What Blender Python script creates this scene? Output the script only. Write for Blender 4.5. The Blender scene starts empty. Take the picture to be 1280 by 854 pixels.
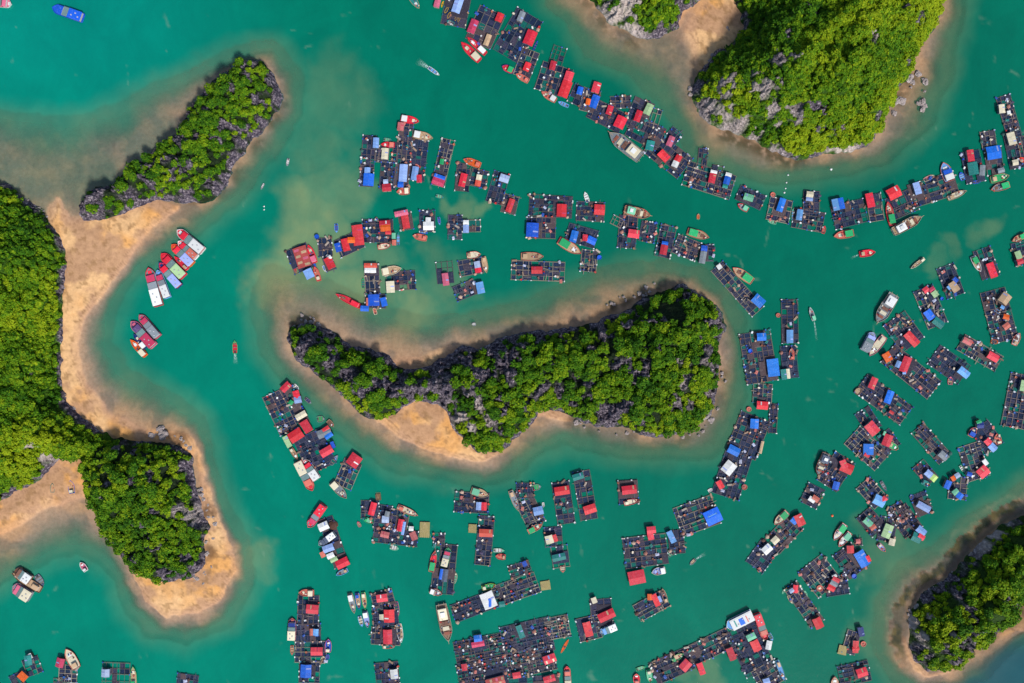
import bpy, math, random
import numpy as np
from mathutils import Matrix, Vector

random.seed(7)
rng = np.random.default_rng(11)
C = bpy.context.scene.collection
scene = bpy.context.scene

# ------------------------------------------------------------------ camera, sky, sun, exposure
S = 0.6            # metres per photo pixel at water level
H = 500.0          # camera height
cam_d = bpy.data.cameras.new('camera')
cam = bpy.data.objects.new('camera', cam_d)
C.objects.link(cam)
cam.location = (0, 0, H)
cam.rotation_euler = (0, 0, 0)
cam_d.sensor_width = 36.0
cam_d.lens = 36.0 * H / (1280 * S)
cam_d.clip_start = 1.0
cam_d.clip_end = 30000.0
scene.camera = cam

SUN_EL, SUN_AZ = math.radians(46), math.radians(-60)   # azimuth as the angle of the direction towards the sun in the xy plane
world = bpy.data.worlds.new("World")
scene.world = world
world.use_nodes = True
wn = world.node_tree
sky = wn.nodes.new('ShaderNodeTexSky')
sky.sky_type = 'NISHITA'
sky.sun_disc = False
sky.sun_elevation = SUN_EL
sky.sun_rotation = math.radians(90) - SUN_AZ
bgn = wn.nodes['Background']
wn.links.new(sky.outputs[0], bgn.inputs[0])
bgn.inputs[1].default_value = 0.145
sun_d = bpy.data.lights.new('sun', 'SUN')
sun_d.energy = 4.4
sun_d.angle = math.radians(8.0)
sun_d.color = (1.0, 0.95, 0.88)
sun = bpy.data.objects.new('sun', sun_d)
C.objects.link(sun)
sdir = Vector((math.cos(SUN_EL) * math.cos(SUN_AZ), math.cos(SUN_EL) * math.sin(SUN_AZ), math.sin(SUN_EL)))
sun.rotation_euler = sdir.to_track_quat('Z', 'Y').to_euler()
scene.view_settings.view_transform = 'Standard'
scene.view_settings.look = 'None'
scene.view_settings.exposure = 0.15
scene.view_settings.gamma = 1.0
scene.view_settings.use_curve_mapping = False
scene.cycles.max_bounces = 6
scene.cycles.transparent_max_bounces = 8

def P(px, py, z=0.0):
    k = (H - z) / H * S
    return ((px - 640) * k, -(py - 427) * k)

def tag(o, label=None, cat=None, group=None, kind=None):
    if label: o['label'] = label
    if cat: o['category'] = cat
    if group: o['group'] = group
    if kind: o['kind'] = kind
    return o

# ------------------------------------------------------------------ noise in numpy
def _hash(ix, iy, seed):
    h = (ix.astype(np.int64) * 374761393 + iy.astype(np.int64) * 668265263 + seed * 974634721) & 0xffffffff
    h = ((h ^ (h >> 13)) * 1274126177) & 0xffffffff
    h = (h ^ (h >> 16)) & 0xffffffff
    return h / 4294967295.0

def vnoise(x, y, seed=0):
    ix, iy = np.floor(x), np.floor(y)
    fx, fy = x - ix, y - iy
    fx, fy = fx * fx * (3 - 2 * fx), fy * fy * (3 - 2 * fy)
    a, b = _hash(ix, iy, seed), _hash(ix + 1, iy, seed)
    c, d = _hash(ix, iy + 1, seed), _hash(ix + 1, iy + 1, seed)
    return (a * (1 - fx) + b * fx) * (1 - fy) + (c * (1 - fx) + d * fx) * fy

def fbm(x, y, scale, oct=4, seed=0, ridged=False):
    s, a, t = 0, 1.0, 0
    x, y = np.asarray(x) / scale, np.asarray(y) / scale
    for o in range(oct):
        n = vnoise(x * 2 ** o + 17.3 * o, y * 2 ** o - 9.1 * o, seed + o)
        if ridged: n = 1 - np.abs(2 * n - 1)
        s = s + a * n; t += a; a *= 0.5
    return s / t

def sstep(a, b, x):
    t = np.clip((x - a) / (b - a), 0, 1)
    return t * t * (3 - 2 * t)

def sdf(poly, X, Y):
    """signed distance in photo pixels, negative inside"""
    p = np.array(poly, float)
    q = np.roll(p, -1, axis=0)
    d2 = np.full(X.shape, 1e12)
    ins = np.zeros(X.shape, bool)
    for (ax, ay), (bx, by) in zip(p, q):
        ex, ey = bx - ax, by - ay
        wx, wy = X - ax, Y - ay
        t = np.clip((wx * ex + wy * ey) / (ex * ex + ey * ey + 1e-9), 0, 1)
        dx, dy = wx - ex * t, wy - ey * t
        d2 = np.minimum(d2, dx * dx + dy * dy)
        c = (ay > Y) != (by > Y)
        if ey != 0:
            ins ^= c & (X < ax + (Y - ay) * ex / ey)
    d = np.sqrt(d2)
    return np.where(ins, -d, d)

def blobs(X, Y, lst):
    m = np.zeros(X.shape)
    for b in lst:
        x, y, r = b[:3]
        w = b[3] if len(b) > 3 else 1.0
        m = np.maximum(m, w * sstep(1.0, 0.35, np.hypot(X - x, Y - y) / r))
    return m

# ------------------------------------------------------------------ materials
def srgb(c):
    return tuple((v / 255 / 12.92 if v / 255 <= .04045 else ((v / 255 + .055) / 1.055) ** 2.4) for v in c)

def new_mat(name):
    m = bpy.data.materials.new(name)
    m.use_nodes = True
    nt = m.node_tree
    b = nt.nodes['Principled BSDF']
    return m, nt, b

def N(nt, t, **kw):
    n = nt.nodes.new(t)
    for k, v in kw.items():
        if k.startswith('i_'):
            n.inputs[k[2:]].default_value = v
        else:
            setattr(n, k, v)
    return n

def ramp(nt, fac, stops):
    r = nt.nodes.new('ShaderNodeValToRGB')
    e = r.color_ramp.elements
    while len(e) < len(stops): e.new(0.5)
    for el, (p, c) in zip(e, stops):
        el.position = p
        el.color = (*c, 1) if len(c) == 3 else c
    nt.links.new(fac, r.inputs[0])
    return r

def mixc(nt, fac, a, b, blend='MIX'):
    m = nt.nodes.new('ShaderNodeMix'); m.data_type = 'RGBA'; m.blend_type = blend
    for sock, v in ((m.inputs[0], fac), (m.inputs[6], a), (m.inputs[7], b)):
        if hasattr(v, 'is_output'): nt.links.new(v, sock)
        elif isinstance(v, (int, float)): sock.default_value = v
        else: sock.default_value = (*v[:3], 1)
    return m.outputs[2]

_paint = {}
ALB = 0.74
def paint(col, rough=0.6, kind='paint'):
    key = (col, kind)
    if key in _paint: return _paint[key]
    base = tuple(min(0.85, v * ALB) for v in srgb(col))
    m, nt, b = new_mat(kind + '_%02x%02x%02x' % col)
    tc = N(nt, 'ShaderNodeTexCoord')
    oi = N(nt, 'ShaderNodeObjectInfo')
    add = N(nt, 'ShaderNodeVectorMath', operation='ADD')
    cmb = N(nt, 'ShaderNodeCombineXYZ')
    mul = N(nt, 'ShaderNodeMath', operation='MULTIPLY'); mul.inputs[1].default_value = 97.0
    nt.links.new(oi.outputs['Random'], mul.inputs[0]); nt.links.new(mul.outputs[0], cmb.inputs[0])
    nt.links.new(tc.outputs['Object'], add.inputs[0]); nt.links.new(cmb.outputs[0], add.inputs[1])
    v = add.outputs[0]
    n1 = N(nt, 'ShaderNodeTexNoise', i_Scale=0.9, i_Detail=4.0); nt.links.new(v, n1.inputs['Vector'])
    n2 = N(nt, 'ShaderNodeTexNoise', i_Scale=4.0, i_Detail=3.0); nt.links.new(v, n2.inputs['Vector'])
    dirt = tuple(0.55 * c + 0.45 * d for c, d in zip(base, (0.16, 0.12, 0.09)))
    fade = tuple(min(0.85, 0.75 * c + 0.18) for c in base)
    r1 = ramp(nt, n1.outputs[0], [(0.55, (0, 0, 0)), (0.78, (0.45, 0.45, 0.45))])
    r2 = ramp(nt, n2.outputs[0], [(0.56, (0, 0, 0)), (0.78, (0.4, 0.4, 0.4))])
    c = mixc(nt, r1.outputs[0], base, fade)
    c = mixc(nt, r2.outputs[0], c, dirt)
    # every object a slightly different shade
    mr = N(nt, 'ShaderNodeMapRange'); mr.inputs[3].default_value = 0.78; mr.inputs[4].default_value = 1.12
    nt.links.new(oi.outputs['Random'], mr.inputs[0])
    c2 = N(nt, 'ShaderNodeVectorMath', operation='SCALE')
    nt.links.new(c, c2.inputs[0]); nt.links.new(mr.outputs[0], c2.inputs['Scale'])
    out = c2.outputs[0]
    if kind == 'roof':   # corrugated sheets, laid in strips
        w = N(nt, 'ShaderNodeTexWave', i_Scale=2.2); w.wave_profile = 'SIN'
        nt.links.new(tc.outputs['Object'], w.inputs['Vector'])
        bp = N(nt, 'ShaderNodeBump', i_Strength=0.35, i_Distance=0.08)
        nt.links.new(w.outputs[1], bp.inputs['Height']); nt.links.new(bp.outputs[0], b.inputs['Normal'])
        br = N(nt, 'ShaderNodeTexBrick', i_Scale=1.0)
        br.inputs['Color1'].default_value = (1, 1, 1, 1); br.inputs['Color2'].default_value = (0.80, 0.80, 0.80, 1)
        br.inputs['Mortar'].default_value = (0.7, 0.7, 0.7, 1); br.inputs['Mortar Size'].default_value = 0.03
        br.inputs['Brick Width'].default_value = 1.1; br.inputs['Row Height'].default_value = 3.2
        nt.links.new(v, br.inputs['Vector'])
        out = mixc(nt, 1.0, out, br.outputs[0], 'MULTIPLY')
    if kind == 'wood':
        w = N(nt, 'ShaderNodeTexWave', i_Scale=3.0, i_Distortion=3.0)
        nt.links.new(v, w.inputs['Vector'])
        rr = ramp(nt, w.outputs[1], [(0.0, (0.6, 0.6, 0.6)), (1.0, (1.05, 1.05, 1.05))])
        out = mixc(nt, 1.0, out, rr.outputs[0], 'MULTIPLY')
    nt.links.new(out, b.inputs['Base Color'])
    b.inputs['Roughness'].default_value = rough
    b.inputs['Specular IOR Level'].default_value = 0.3
    _paint[key] = m
    return m

COL = dict(
    red=(238, 40, 66), crimson=(215, 25, 60), rose=(210, 60, 100), pink=(228, 110, 140), salmon=(222, 118, 100), orange=(250, 105, 20),
    blue=(20, 92, 215), azure=(0, 118, 240), bigblue=(0, 108, 240), navy=(20, 50, 130), sky=(110, 175, 240), lavender=(160, 175, 235),
    white=(240, 242, 240), cream=(236, 226, 195), grey=(140, 150, 158), slate=(85, 98, 122), tan=(205, 172, 135), brown=(128, 88, 72),
    wood=(165, 135, 112), rust=(160, 92, 72), green=(30, 175, 105), mint=(120, 205, 165), teal=(25, 140, 135), palegreen=(175, 210, 155),
    lime=(195, 230, 130), yellow=(245, 195, 20), olive=(165, 170, 30), bed=(158, 146, 95), patched=(205, 85, 80), stripedred=(235, 60, 80), weathered=(192, 184, 168),
    purple=(95, 70, 120))

# water, ground, rock, leaves
def mat_ground():
    m, nt, b = new_mat('sand_and_seabed')
    a = N(nt, 'ShaderNodeAttribute', attribute_name='col')
    tc = N(nt, 'ShaderNodeTexCoord')
    n = N(nt, 'ShaderNodeTexNoise', i_Scale=0.35, i_Detail=8.0, i_Roughness=0.65); nt.links.new(tc.outputs['Object'], n.inputs['Vector'])
    r = ramp(nt, n.outputs[0], [(0.3, (0.78, 0.76, 0.74)), (0.7, (1.14, 1.14, 1.12))])
    c = mixc(nt, 1.0, a.outputs['Color'], r.outputs[0], 'MULTIPLY')
    bp = N(nt, 'ShaderNodeBump', i_Strength=0.5, i_Distance=0.4)
    nt.links.new(n.outputs[0], bp.inputs['Height']); nt.links.new(bp.outputs[0], b.inputs['Normal'])
    nt.links.new(c, b.inputs['Base Color'])
    b.inputs['Roughness'].default_value = 0.9
    b.inputs['Specular IOR Level'].default_value = 0.15
    return m

def mat_water():
    m, nt, b = new_mat('turbid_sea_water')
    out = nt.nodes['Material Output']
    col = N(nt, 'ShaderNodeAttribute', attribute_name='col')
    dep = N(nt, 'ShaderNodeAttribute', attribute_name='opacity')
    tc = N(nt, 'ShaderNodeTexCoord')
    n1 = N(nt, 'ShaderNodeTexNoise', i_Scale=0.012, i_Detail=6.0, i_Roughness=0.6, i_Distortion=1.2); nt.links.new(tc.outputs['Object'], n1.inputs['Vector'])
    n2 = N(nt, 'ShaderNodeTexNoise', i_Scale=0.22, i_Detail=6.0, i_Roughness=0.65); nt.links.new(tc.outputs['Object'], n2.inputs['Vector'])
    r1 = ramp(nt, n1.outputs[0], [(0.3, (0.85, 0.88, 0.88)), (0.7, (1.14, 1.12, 1.09))])
    c = mixc(nt, 1.0, col.outputs['Color'], r1.outputs[0], 'MULTIPLY')
    map_ = N(nt, 'ShaderNodeMapping'); map_.inputs['Scale'].default_value = (1.0, 0.55, 1.0)
    map_.inputs['Rotation'].default_value = (0, 0, 0.5)
    nt.links.new(tc.outputs['Object'], map_.inputs[0])
    n3 = N(nt, 'ShaderNodeTexNoise', i_Scale=0.55, i_Detail=5.0, i_Roughness=0.7); nt.links.new(map_.outputs[0], n3.inputs['Vector'])
    addn = N(nt, 'ShaderNodeMath', operation='ADD'); nt.links.new(n2.outputs[0], addn.inputs[0]); nt.links.new(n3.outputs[0], addn.inputs[1])
    n4 = N(nt, 'ShaderNodeTexNoise', i_Scale=0.06, i_Detail=8.0, i_Roughness=0.75, i_Distortion=.6); nt.links.new(map_.outputs[0], n4.inputs['Vector'])
    r4 = ramp(nt, n4.outputs[0], [(0.32, (0.93, 0.93, 0.94)), (0.68, (1.08, 1.06, 1.05))])
    c = mixc(nt, 1.0, c, r4.outputs[0], 'MULTIPLY')
    bp = N(nt, 'ShaderNodeBump', i_Strength=0.6, i_Distance=0.15)
    nt.links.new(addn.outputs[0], bp.inputs['Height']); nt.links.new(bp.outputs[0], b.inputs['Normal'])
    nt.links.new(c, b.inputs['Base Color'])
    b.inputs['Roughness'].default_value = 0.06
    b.inputs['IOR'].default_value = 1.33
    b.inputs['Specular IOR Level'].default_value = 0.35
    tr = N(nt, 'ShaderNodeBsdfTransparent')
    mx = N(nt, 'ShaderNodeMixShader')
    nt.links.new(dep.outputs['Fac'], mx.inputs[0]); nt.links.new(tr.outputs[0], mx.inputs[1]); nt.links.new(b.outputs[0], mx.inputs[2])
    nt.links.new(mx.outputs[0], out.inputs['Surface'])
    return m

def mat_island():
    m, nt, b = new_mat('karst_rock_and_soil')
    rk = N(nt, 'ShaderNodeAttribute', attribute_name='rock')
    tc = N(nt, 'ShaderNodeTexCoord')
    n = N(nt, 'ShaderNodeTexNoise', i_Scale=0.5, i_Detail=9.0, i_Roughness=0.78); nt.links.new(tc.outputs['Object'], n.inputs['Vector'])
    n2 = N(nt, 'ShaderNodeTexNoise', i_Scale=0.06, i_Detail=4.0); nt.links.new(tc.outputs['Object'], n2.inputs['Vector'])
    vo = N(nt, 'ShaderNodeTexVoronoi', i_Scale=0.45); nt.links.new(tc.outputs['Object'], vo.inputs['Vector'])
    rock = ramp(nt, n.outputs[0], [(0.36, (0.012, 0.011, 0.020)), (0.48, (0.065, 0.054, 0.078)), (0.57, (0.21, 0.175, 0.205)), (0.67, (0.62, 0.55, 0.55))])  # navy low stops paint crevice shadow, the palest stop paints highlights
    pl = N(nt, 'ShaderNodeAttribute', attribute_name='pale')
    warm = mixc(nt, 0.5, rock.outputs[0], (0.80, 0.68, 0.58))
    warm = mixc(nt, pl.outputs['Fac'], rock.outputs[0], warm)
    rr = ramp(nt, n2.outputs[0], [(0.50, (0, 0, 0)), (0.66, (0.9, 0.9, 0.9))])
    rock2 = warm
    soil = ramp(nt, n.outputs[0], [(0.35, (0.005, 0.007, 0.008)), (0.58, (0.012, 0.020, 0.010)), (0.68, (0.05, 0.06, 0.03)), (0.8, (0.16, 0.14, 0.12))])  # near-black stops put the shade between the trees into the soil colour
    lu = N(nt, 'ShaderNodeAttribute', attribute_name='lush')
    grn = ramp(nt, n.outputs[0], [(0.35, (0.010, 0.035, 0.003)), (0.6, (0.05, 0.12, 0.006))])
    so = mixc(nt, lu.outputs['Fac'], soil.outputs[0], grn.outputs[0])
    c = mixc(nt, rk.outputs['Fac'], so, rock2)
    ad = N(nt, 'ShaderNodeMath', operation='ADD'); nt.links.new(n.outputs[0], ad.inputs[0]); nt.links.new(vo.outputs[0], ad.inputs[1])
    bp = N(nt, 'ShaderNodeBump', i_Strength=1.0, i_Distance=1.6)
    nt.links.new(ad.outputs[0], bp.inputs['Height']); nt.links.new(bp.outputs[0], b.inputs['Normal'])
    nt.links.new(c, b.inputs['Base Color'])
    b.inputs['Roughness'].default_value = 0.9
    b.inputs['Specular IOR Level'].default_value = 0.15
    return m

def mat_leaf(name, stuff):
    m, nt, b = new_mat(name)
    a = N(nt, 'ShaderNodeAttribute', attribute_name='tint')
    f = a.outputs['Fac']
    if not stuff:
        oi = N(nt, 'ShaderNodeObjectInfo')
        ma = N(nt, 'ShaderNodeMath', operation='MULTIPLY_ADD'); ma.inputs[1].default_value = 0.5; ma.inputs[2].default_value = -0.22
        nt.links.new(oi.outputs['Random'], ma.inputs[0])
        ad = N(nt, 'ShaderNodeMath', operation='ADD', use_clamp=True); nt.links.new(ma.outputs[0], ad.inputs[0]); nt.links.new(f, ad.inputs[1])
        f = ad.outputs[0]
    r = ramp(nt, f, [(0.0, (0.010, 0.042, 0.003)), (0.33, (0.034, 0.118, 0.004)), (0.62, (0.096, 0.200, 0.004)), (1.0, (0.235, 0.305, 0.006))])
    nt.links.new(r.outputs[0], b.inputs['Base Color'])
    b.inputs['Roughness'].default_value = 0.75
    b.inputs['Specular IOR Level'].default_value = 0.12
    tl = N(nt, 'ShaderNodeBsdfTranslucent'); nt.links.new(r.outputs[0], tl.inputs[0])
    mx = N(nt, 'ShaderNodeMixShader'); mx.inputs[0].default_value = 0.18
    nt.links.new(b.outputs[0], mx.inputs[1]); nt.links.new(tl.outputs[0], mx.inputs[2])
    nt.links.new(mx.outputs[0], nt.nodes['Material Output'].inputs['Surface'])
    return m

M_GROUND, M_WATER, M_ISLAND = mat_ground(), mat_water(), mat_island()
M_LEAF, M_LEAFS = mat_leaf('leaves', False), mat_leaf('leaves_mass', True)

# ------------------------------------------------------------------ outlines, in photo pixels
def ZP(x0, y0, f, pts):
    return [(x0 + x / f, y0 + y / f) for x, y in pts]

NW = ZP(80, 60, 3.71, [(75,760),(90,710),(150,650),(230,630),(290,570),(420,480),(440,460),(530,400),(600,280),(640,210),(740,120),(850,60),(920,60),(950,110),(985,170),(1010,225),(985,290),(930,370),(850,440),(820,500),(770,560),(760,620),(690,700),(620,720),(540,715),(420,705),(350,740),(250,780),(170,800),(90,800)])
LEFT = [(-260,200),(-60,215),(0,229),(9,230),(26,244),(47,259),(61,275),(77,294),(84,312),(84,331),(82,359),(80,400),(79,430),(78,470),(85,500),(105,525),(125,538),(150,550),(130,575),(105,575),(75,573),(50,600),(25,612),(0,625),(-60,640),(-260,680)]
KNOB = [(105,580),(107,547),(147,547),(191,551),(224,555),(239,569),(243,606),(254,639),(265,658),(254,676),(257,705),(239,724),(213,727),(191,727),(158,702),(140,676),(121,639),(108,617)]
NE = [(905,-20),(920,8),(929,33),(910,60),(893,63),(890,75),(875,88),(865,110),(870,135),(885,155),(915,165),(943,175),(968,188),(993,199),(1020,194),(1045,189),(1073,187),(1094,173),(1096,155),(1111,135),(1116,113),(1136,98),(1141,68),(1161,43),(1173,20),(1175,0),(1160,-60),(1050,-110),(950,-90),(890,-50)]
NS = [(735,-10),(753,15),(765,28),(785,38),(800,48),(825,46),(848,33),(853,15),(878,0),(870,-50),(800,-70),(740,-40)]
CEN = [(360,422),(365,410),(383,405),(398,407),(417,415),(438,434),(462,437),(484,445),(496,460),(505,462),(535,457),(554,447),(575,434),(600,437),(619,428),(657,415),(692,414),(736,407),(764,395),(790,387),(802,374),(828,365),(847,355),(869,363),(888,377),(900,390),(907,409),(897,428),(899,456),(896,488),(886,520),(869,532),(853,540),(818,546),(802,542),(777,534),(742,532),(717,523),(701,512),(676,515),(660,532),(638,551),(619,565),(600,567),(584,553),(566,535),(560,517),(547,504),(523,501),(505,510),(493,520),(468,524),(447,514),(429,495),(401,471),(371,450),(362,434)]
SE = [(1330,630),(1280,645),(1261,653),(1242,667),(1214,691),(1195,713),(1181,727),(1154,741),(1139,765),(1136,801),(1143,823),(1159,839),(1184,834),(1203,823),(1212,809),(1231,809),(1244,787),(1264,773),(1266,757),(1280,743),(1340,720),(1400,690),(1390,640)]

ISL = [  # name, outline, height, steepness length (m), rock threshold, label
    ('NW', NW, 15, 11, 0.62), ('LEFT', LEFT, 42, 34, 0.80), ('KNOB', KNOB, 19, 13, 0.66), ('NE', NE, 46, 26, 0.72),
    ('NS', NS, 20, 12, 0.62), ('CEN', CEN, 20, 15, 0.62), ('SE', SE, 17, 16, 0.68)]

ROCKS = [  # bare rock patches (x, y, radius, weight)
    (318,82,12),(345,120,9),(350,128,8),(330,155,9),(305,180,9),(295,200,9),(270,232,10),(240,246,14),(205,240,14),(170,250,16),(130,258,18),(110,262,16),(262,120,12),(275,105,10),(235,190,14),(225,205,12),(290,165,9),(300,120,9),(250,215,10),(310,140,6),
    (390,428,16),(380,440,12),(420,455,12),(440,470,18),(455,485,16),(470,475,12),(500,480,20),(520,490,18),(540,480,20),(560,490,16),(555,465,16),(575,450,10),(540,497,14),(600,465,10),(585,480,10),(630,455,14),(640,470,14),(655,430,8),(668,490,12),(678,482,12),(700,490,16),(712,500,10),(720,470,8),(735,475,12),(735,490,8),(772,460,18),(790,468,16),(800,455,10),(850,470,12),(862,458,12),(872,448,10),(880,436,10),(888,422,10),(893,412,8),(845,480,10),(740,545,8),(855,505,10),(885,530,14),(870,538,12),(860,545,8),(640,500,8),(655,505,10),(890,500,8),(600,505,12),(610,520,10),(575,515,16),(590,530,12),(620,538,10),(565,500,10),
    (895,125,16),(905,115,12),(885,140,14),(900,150,14),(920,160,14),(940,170,12),(925,120,14),(945,105,12),(960,103,10),(970,98,8),(930,135,16),(950,150,12),(975,155,12),(980,165,8),(1050,80,12),(1060,75,8),(1115,50,14),(1125,45,10),(1035,170,12),(1120,20,8),(1078,150,10),(1078,160,8),(870,112,12),(875,130,10),(895,70,12),(1115,120,12),(1075,185,8),(1060,188,8),(992,197,8),(945,130,10),
    (755,10,14),(770,22,14),(785,30,14),(795,42,14),(825,42,12),(840,35,8),(765,5,10),(780,15,8),(870,5,10),(860,10,6),
    (196,598,10),(205,590,12),(186,592,8),(235,580,8),(238,600,8),(232,632,12),(245,640,12),(250,650,10),(258,665,12),(240,690,10),(232,710,14),(250,705,12),(215,715,12),(222,708,8),(200,600,8),(172,545,8),(64,553,14),(70,572,16),(95,572,8),(155,560,8),(178,565,8),(178,670,6),
    (1190,735,12,1),(1190,752,10,1),(1222,684,12),(1208,700,10),(1195,770,16),(1212,775,14),(1180,815,12),(1150,812,10),(1145,790,10),(1140,775,8),(1145,805,10),(1228,680,10),(1215,690,10),(1238,668,8),(1155,745,8),(1185,790,16),(1200,800,14),(1205,810,14),(1170,800,12),(1260,652,8)]

DRY = [
    [(70,250),(88,272),(100,272),(150,268),(200,255),(222,258),(195,283),(168,308),(152,338),(130,368),(103,394),(96,430),(102,463),(116,496),(144,524),(178,535),(208,541),(236,547),(250,560),(235,570),(150,560),(70,500),(60,400),(70,330),(60,280)],
    [(250,560),(256,600),(270,640),(288,675),(293,715),(275,750),(245,767),(205,770),(185,752),(172,730),(165,712),(200,720),(240,720),(258,700),(252,620)],
    [(-260,640),(0,622),(50,600),(80,575),(106,575),(112,612),(95,622),(60,628),(30,645),(0,664),(-260,700)],
    [(492,536),(470,525),(500,514),(520,497),(550,500),(564,522),(582,548),(600,562),(622,566),(602,576),(560,570),(522,555)],
    [(494,452),(500,463),(540,462),(562,447),(575,433),(560,436),(530,448),(510,450)],
    [(860,36),(868,22),(878,5),(888,-30),(925,-25),(930,0),(935,30),(915,60),(900,68),(888,88),(870,84),(868,70),(866,50)],
    [(676,517),(684,513),(700,514),(712,526),(700,524)],
    [(1240,795),(1255,785),(1270,765),(1268,752),(1282,742),(1400,690),(1420,730),(1290,790)],
    [(1132,800),(1140,830),(1162,843),(1185,838),(1160,846),(1140,838)],
]
SHOAL = [
    [(-260,130),(0,146),(80,160),(150,138),(230,100),(300,68),(340,62),(368,95),(366,140),(335,195),(292,245),(245,285),(205,308),(170,335),(148,365),(132,400),(130,430),(150,462),(190,490),(222,505),(245,530),(258,560),(268,600),(280,640),(305,680),(308,730),(285,772),(232,795),(190,785),(165,760),(150,720),(128,692),(100,682),(60,690),(0,722),(-260,780)],
    [(322,380),(332,345),(370,345),(430,368),(470,392),(530,405),(600,402),(660,386),(720,360),(770,340),(830,335),(870,345),(900,368),(922,405),(924,470),(916,520),(895,560),(860,567),(800,565),(740,555),(700,545),(670,562),(640,588),(600,597),(550,592),(490,577),(440,542),(400,508),(360,474),(335,435)],
    [(690,-100),(690,0),(715,25),(740,62),(790,88),(830,118),(852,152),(870,188),(920,212),(980,222),(1040,214),(1100,198),(1135,172),(1165,140),(1180,90),(1190,40),(1200,-10),(1250,-150),(650,-150)],
    [(1450,560),(1280,612),(1245,635),(1205,660),(1172,690),(1130,712),(1105,750),(1100,800),(1120,842),(1150,860),(1200,855),(1235,838),(1262,808),(1300,785),(1450,720)],
]

# ------------------------------------------------------------------ seabed and water sheets
step = 2.0
gx = np.arange(-200, 1481, step); gy = np.arange(-170, 1025, step)
X, Y = np.meshgrid(gx, gy)
WX = X + (fbm(X, Y, 26, 4, 3) - .5) * 14
WY = Y + (fbm(X, Y, 26, 4, 33) - .5) * 14
d_isl = np.minimum.reduce([sdf(p[1], X, Y) for p in ISL])
d_dry = np.minimum.reduce([sdf(p, WX, WY) for p in DRY] + [d_isl + 3 + 6 * fbm(X, Y, 14, 3, 77)])
d_sh = np.minimum.reduce([sdf(p, WX, WY) for p in SHOAL])
ins = np.maximum(-d_sh, 0)
t = np.clip(np.maximum(d_dry, 0) / (np.maximum(d_dry, 0) + ins + 1e-3), 0, 1)
fb = fbm(X, Y, 40, 5, 8)
t = np.clip(t + (fb - .5) * .35 * sstep(0, .3, t), 0, 1)
seaz = np.where(d_dry < 0, 0.35 + np.minimum(-d_dry * 0.05, 1.1), 0.35 - 0.55 * sstep(0, .12, t) - 0.5 * t - 2.9 * t ** 3.0)
seaz = np.where(d_sh > 0, seaz - np.minimum(d_sh * .04, 4), seaz) + (fbm(X, Y, 9, 3, 21) - .5) * .22
depth = np.maximum(-seaz, 0)
opac = 1 - np.exp(-np.maximum(depth - 0.05, 0) / 2.3)
opac = np.where(d_sh > 0, np.maximum(opac, sstep(0, 14, d_sh)), opac)

def lerp(a, b, f):
    return np.array(a)[None, None, :] * (1 - f[..., None]) + np.array(b)[None, None, :] * f[..., None]

n1 = fbm(X, Y, 55, 5, 50)
n2 = fbm(X, Y, 7, 3, 60)
col = lerp((0.60, 0.30, 0.10), (0.64, 0.39, 0.19), sstep(.38, .62, n1))
damp = sstep(.46, .58, fbm(X, Y, 30, 6, 58)) * .9
col = col * (1 - damp[..., None]) + damp[..., None] * np.array((0.40, 0.23, 0.13))
pink = sstep(-9, -1, d_dry) * .5
col = col * (1 - pink[..., None]) + pink[..., None] * np.array((0.46, 0.27, 0.165))
wet = sstep(0.5, -0.9, seaz)
col = col * (1 - wet[..., None]) + wet[..., None] * lerp((0.42, 0.24, 0.145), (0.31, 0.20, 0.155), sstep(.4, .6, n1))
muddy = np.maximum(blobs(WX, WY, [(40,190,130,.8),(110,215,70,.8),(180,170,70,.7),(0,240,60,.6),(240,120,40,.5)]), blobs(WX, WY, [(820,85,70,.6),(560,400,90,.25)])) * sstep(.8, .0, seaz)
col = col * (1 - muddy[..., None]) + muddy[..., None] * lerp((0.26, 0.185, 0.135), (0.17, 0.14, 0.12), sstep(.4, .6, fbm(X, Y, 9, 4, 59)))
opac = np.where(seaz < .3, np.maximum(opac, muddy * .42), opac)
seaz = np.where((muddy > .1) & (seaz < .38) & (d_dry > 0), np.minimum(seaz, -.12 * muddy), seaz)
# grassy brown specks on the dry sand
speck = sstep(.60, .70, fbm(X, Y, 6, 4, 71)) * sstep(0, -4, d_dry) * .6
col = col * (1 - speck[..., None]) + speck[..., None] * np.array((0.25, 0.14, 0.06))
wrack = (sstep(1.2, .3, np.abs(d_dry + 5 + 5 * (n2 - .5))) * .5 + sstep(1.2, .3, np.abs(d_dry + 1 + 3 * (n2 - .5))) * .35) * sstep(.42, .56, fbm(X, Y, 12, 3, 77))
col = col * (1 - wrack[..., None]) + wrack[..., None] * np.array((0.20, 0.11, 0.06))
# brown rocky reef along the shores
reef = np.maximum.reduce([
    blobs(X, Y, [(950,195,30),(975,203,26),(930,185,22),(910,172,20),(870,120,16),(1000,205,16),(780,55,30,.8),(745,30,26,.8),(720,-5,34,.8)]),
    blobs(X, Y, [(342,150,18,.8),(325,185,18,.8),(300,220,18,.8),(275,240,14,.8),(240,252,12,.6),(352,130,12,.9)]),
    blobs(X, Y, [(370,400,16,.9),(390,395,14,.9),(762,380,16,.9),(780,372,16,.9),(800,365,14,.9),(825,355,12,.9),(855,548,16,.8),(900,500,16,.7),(905,470,12,.7),(790,548,12,.7),(715,530,14,.8),(740,540,12,.8)]),
    blobs(X, Y, [(1128,120,20,.8),(1138,100,16,.8),(1150,115,12,.8),(262,640,14,.8),(225,548,16,.8),(210,540,12,.8),(262,690,14,.8)])])
reef = reef * sstep(.30, .62, fbm(X, Y, 6, 4, 90) + .12) * sstep(26, 8, d_isl)
col = col * (1 - reef[..., None]) + reef[..., None] * np.array((0.10, 0.055, 0.03))
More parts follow.
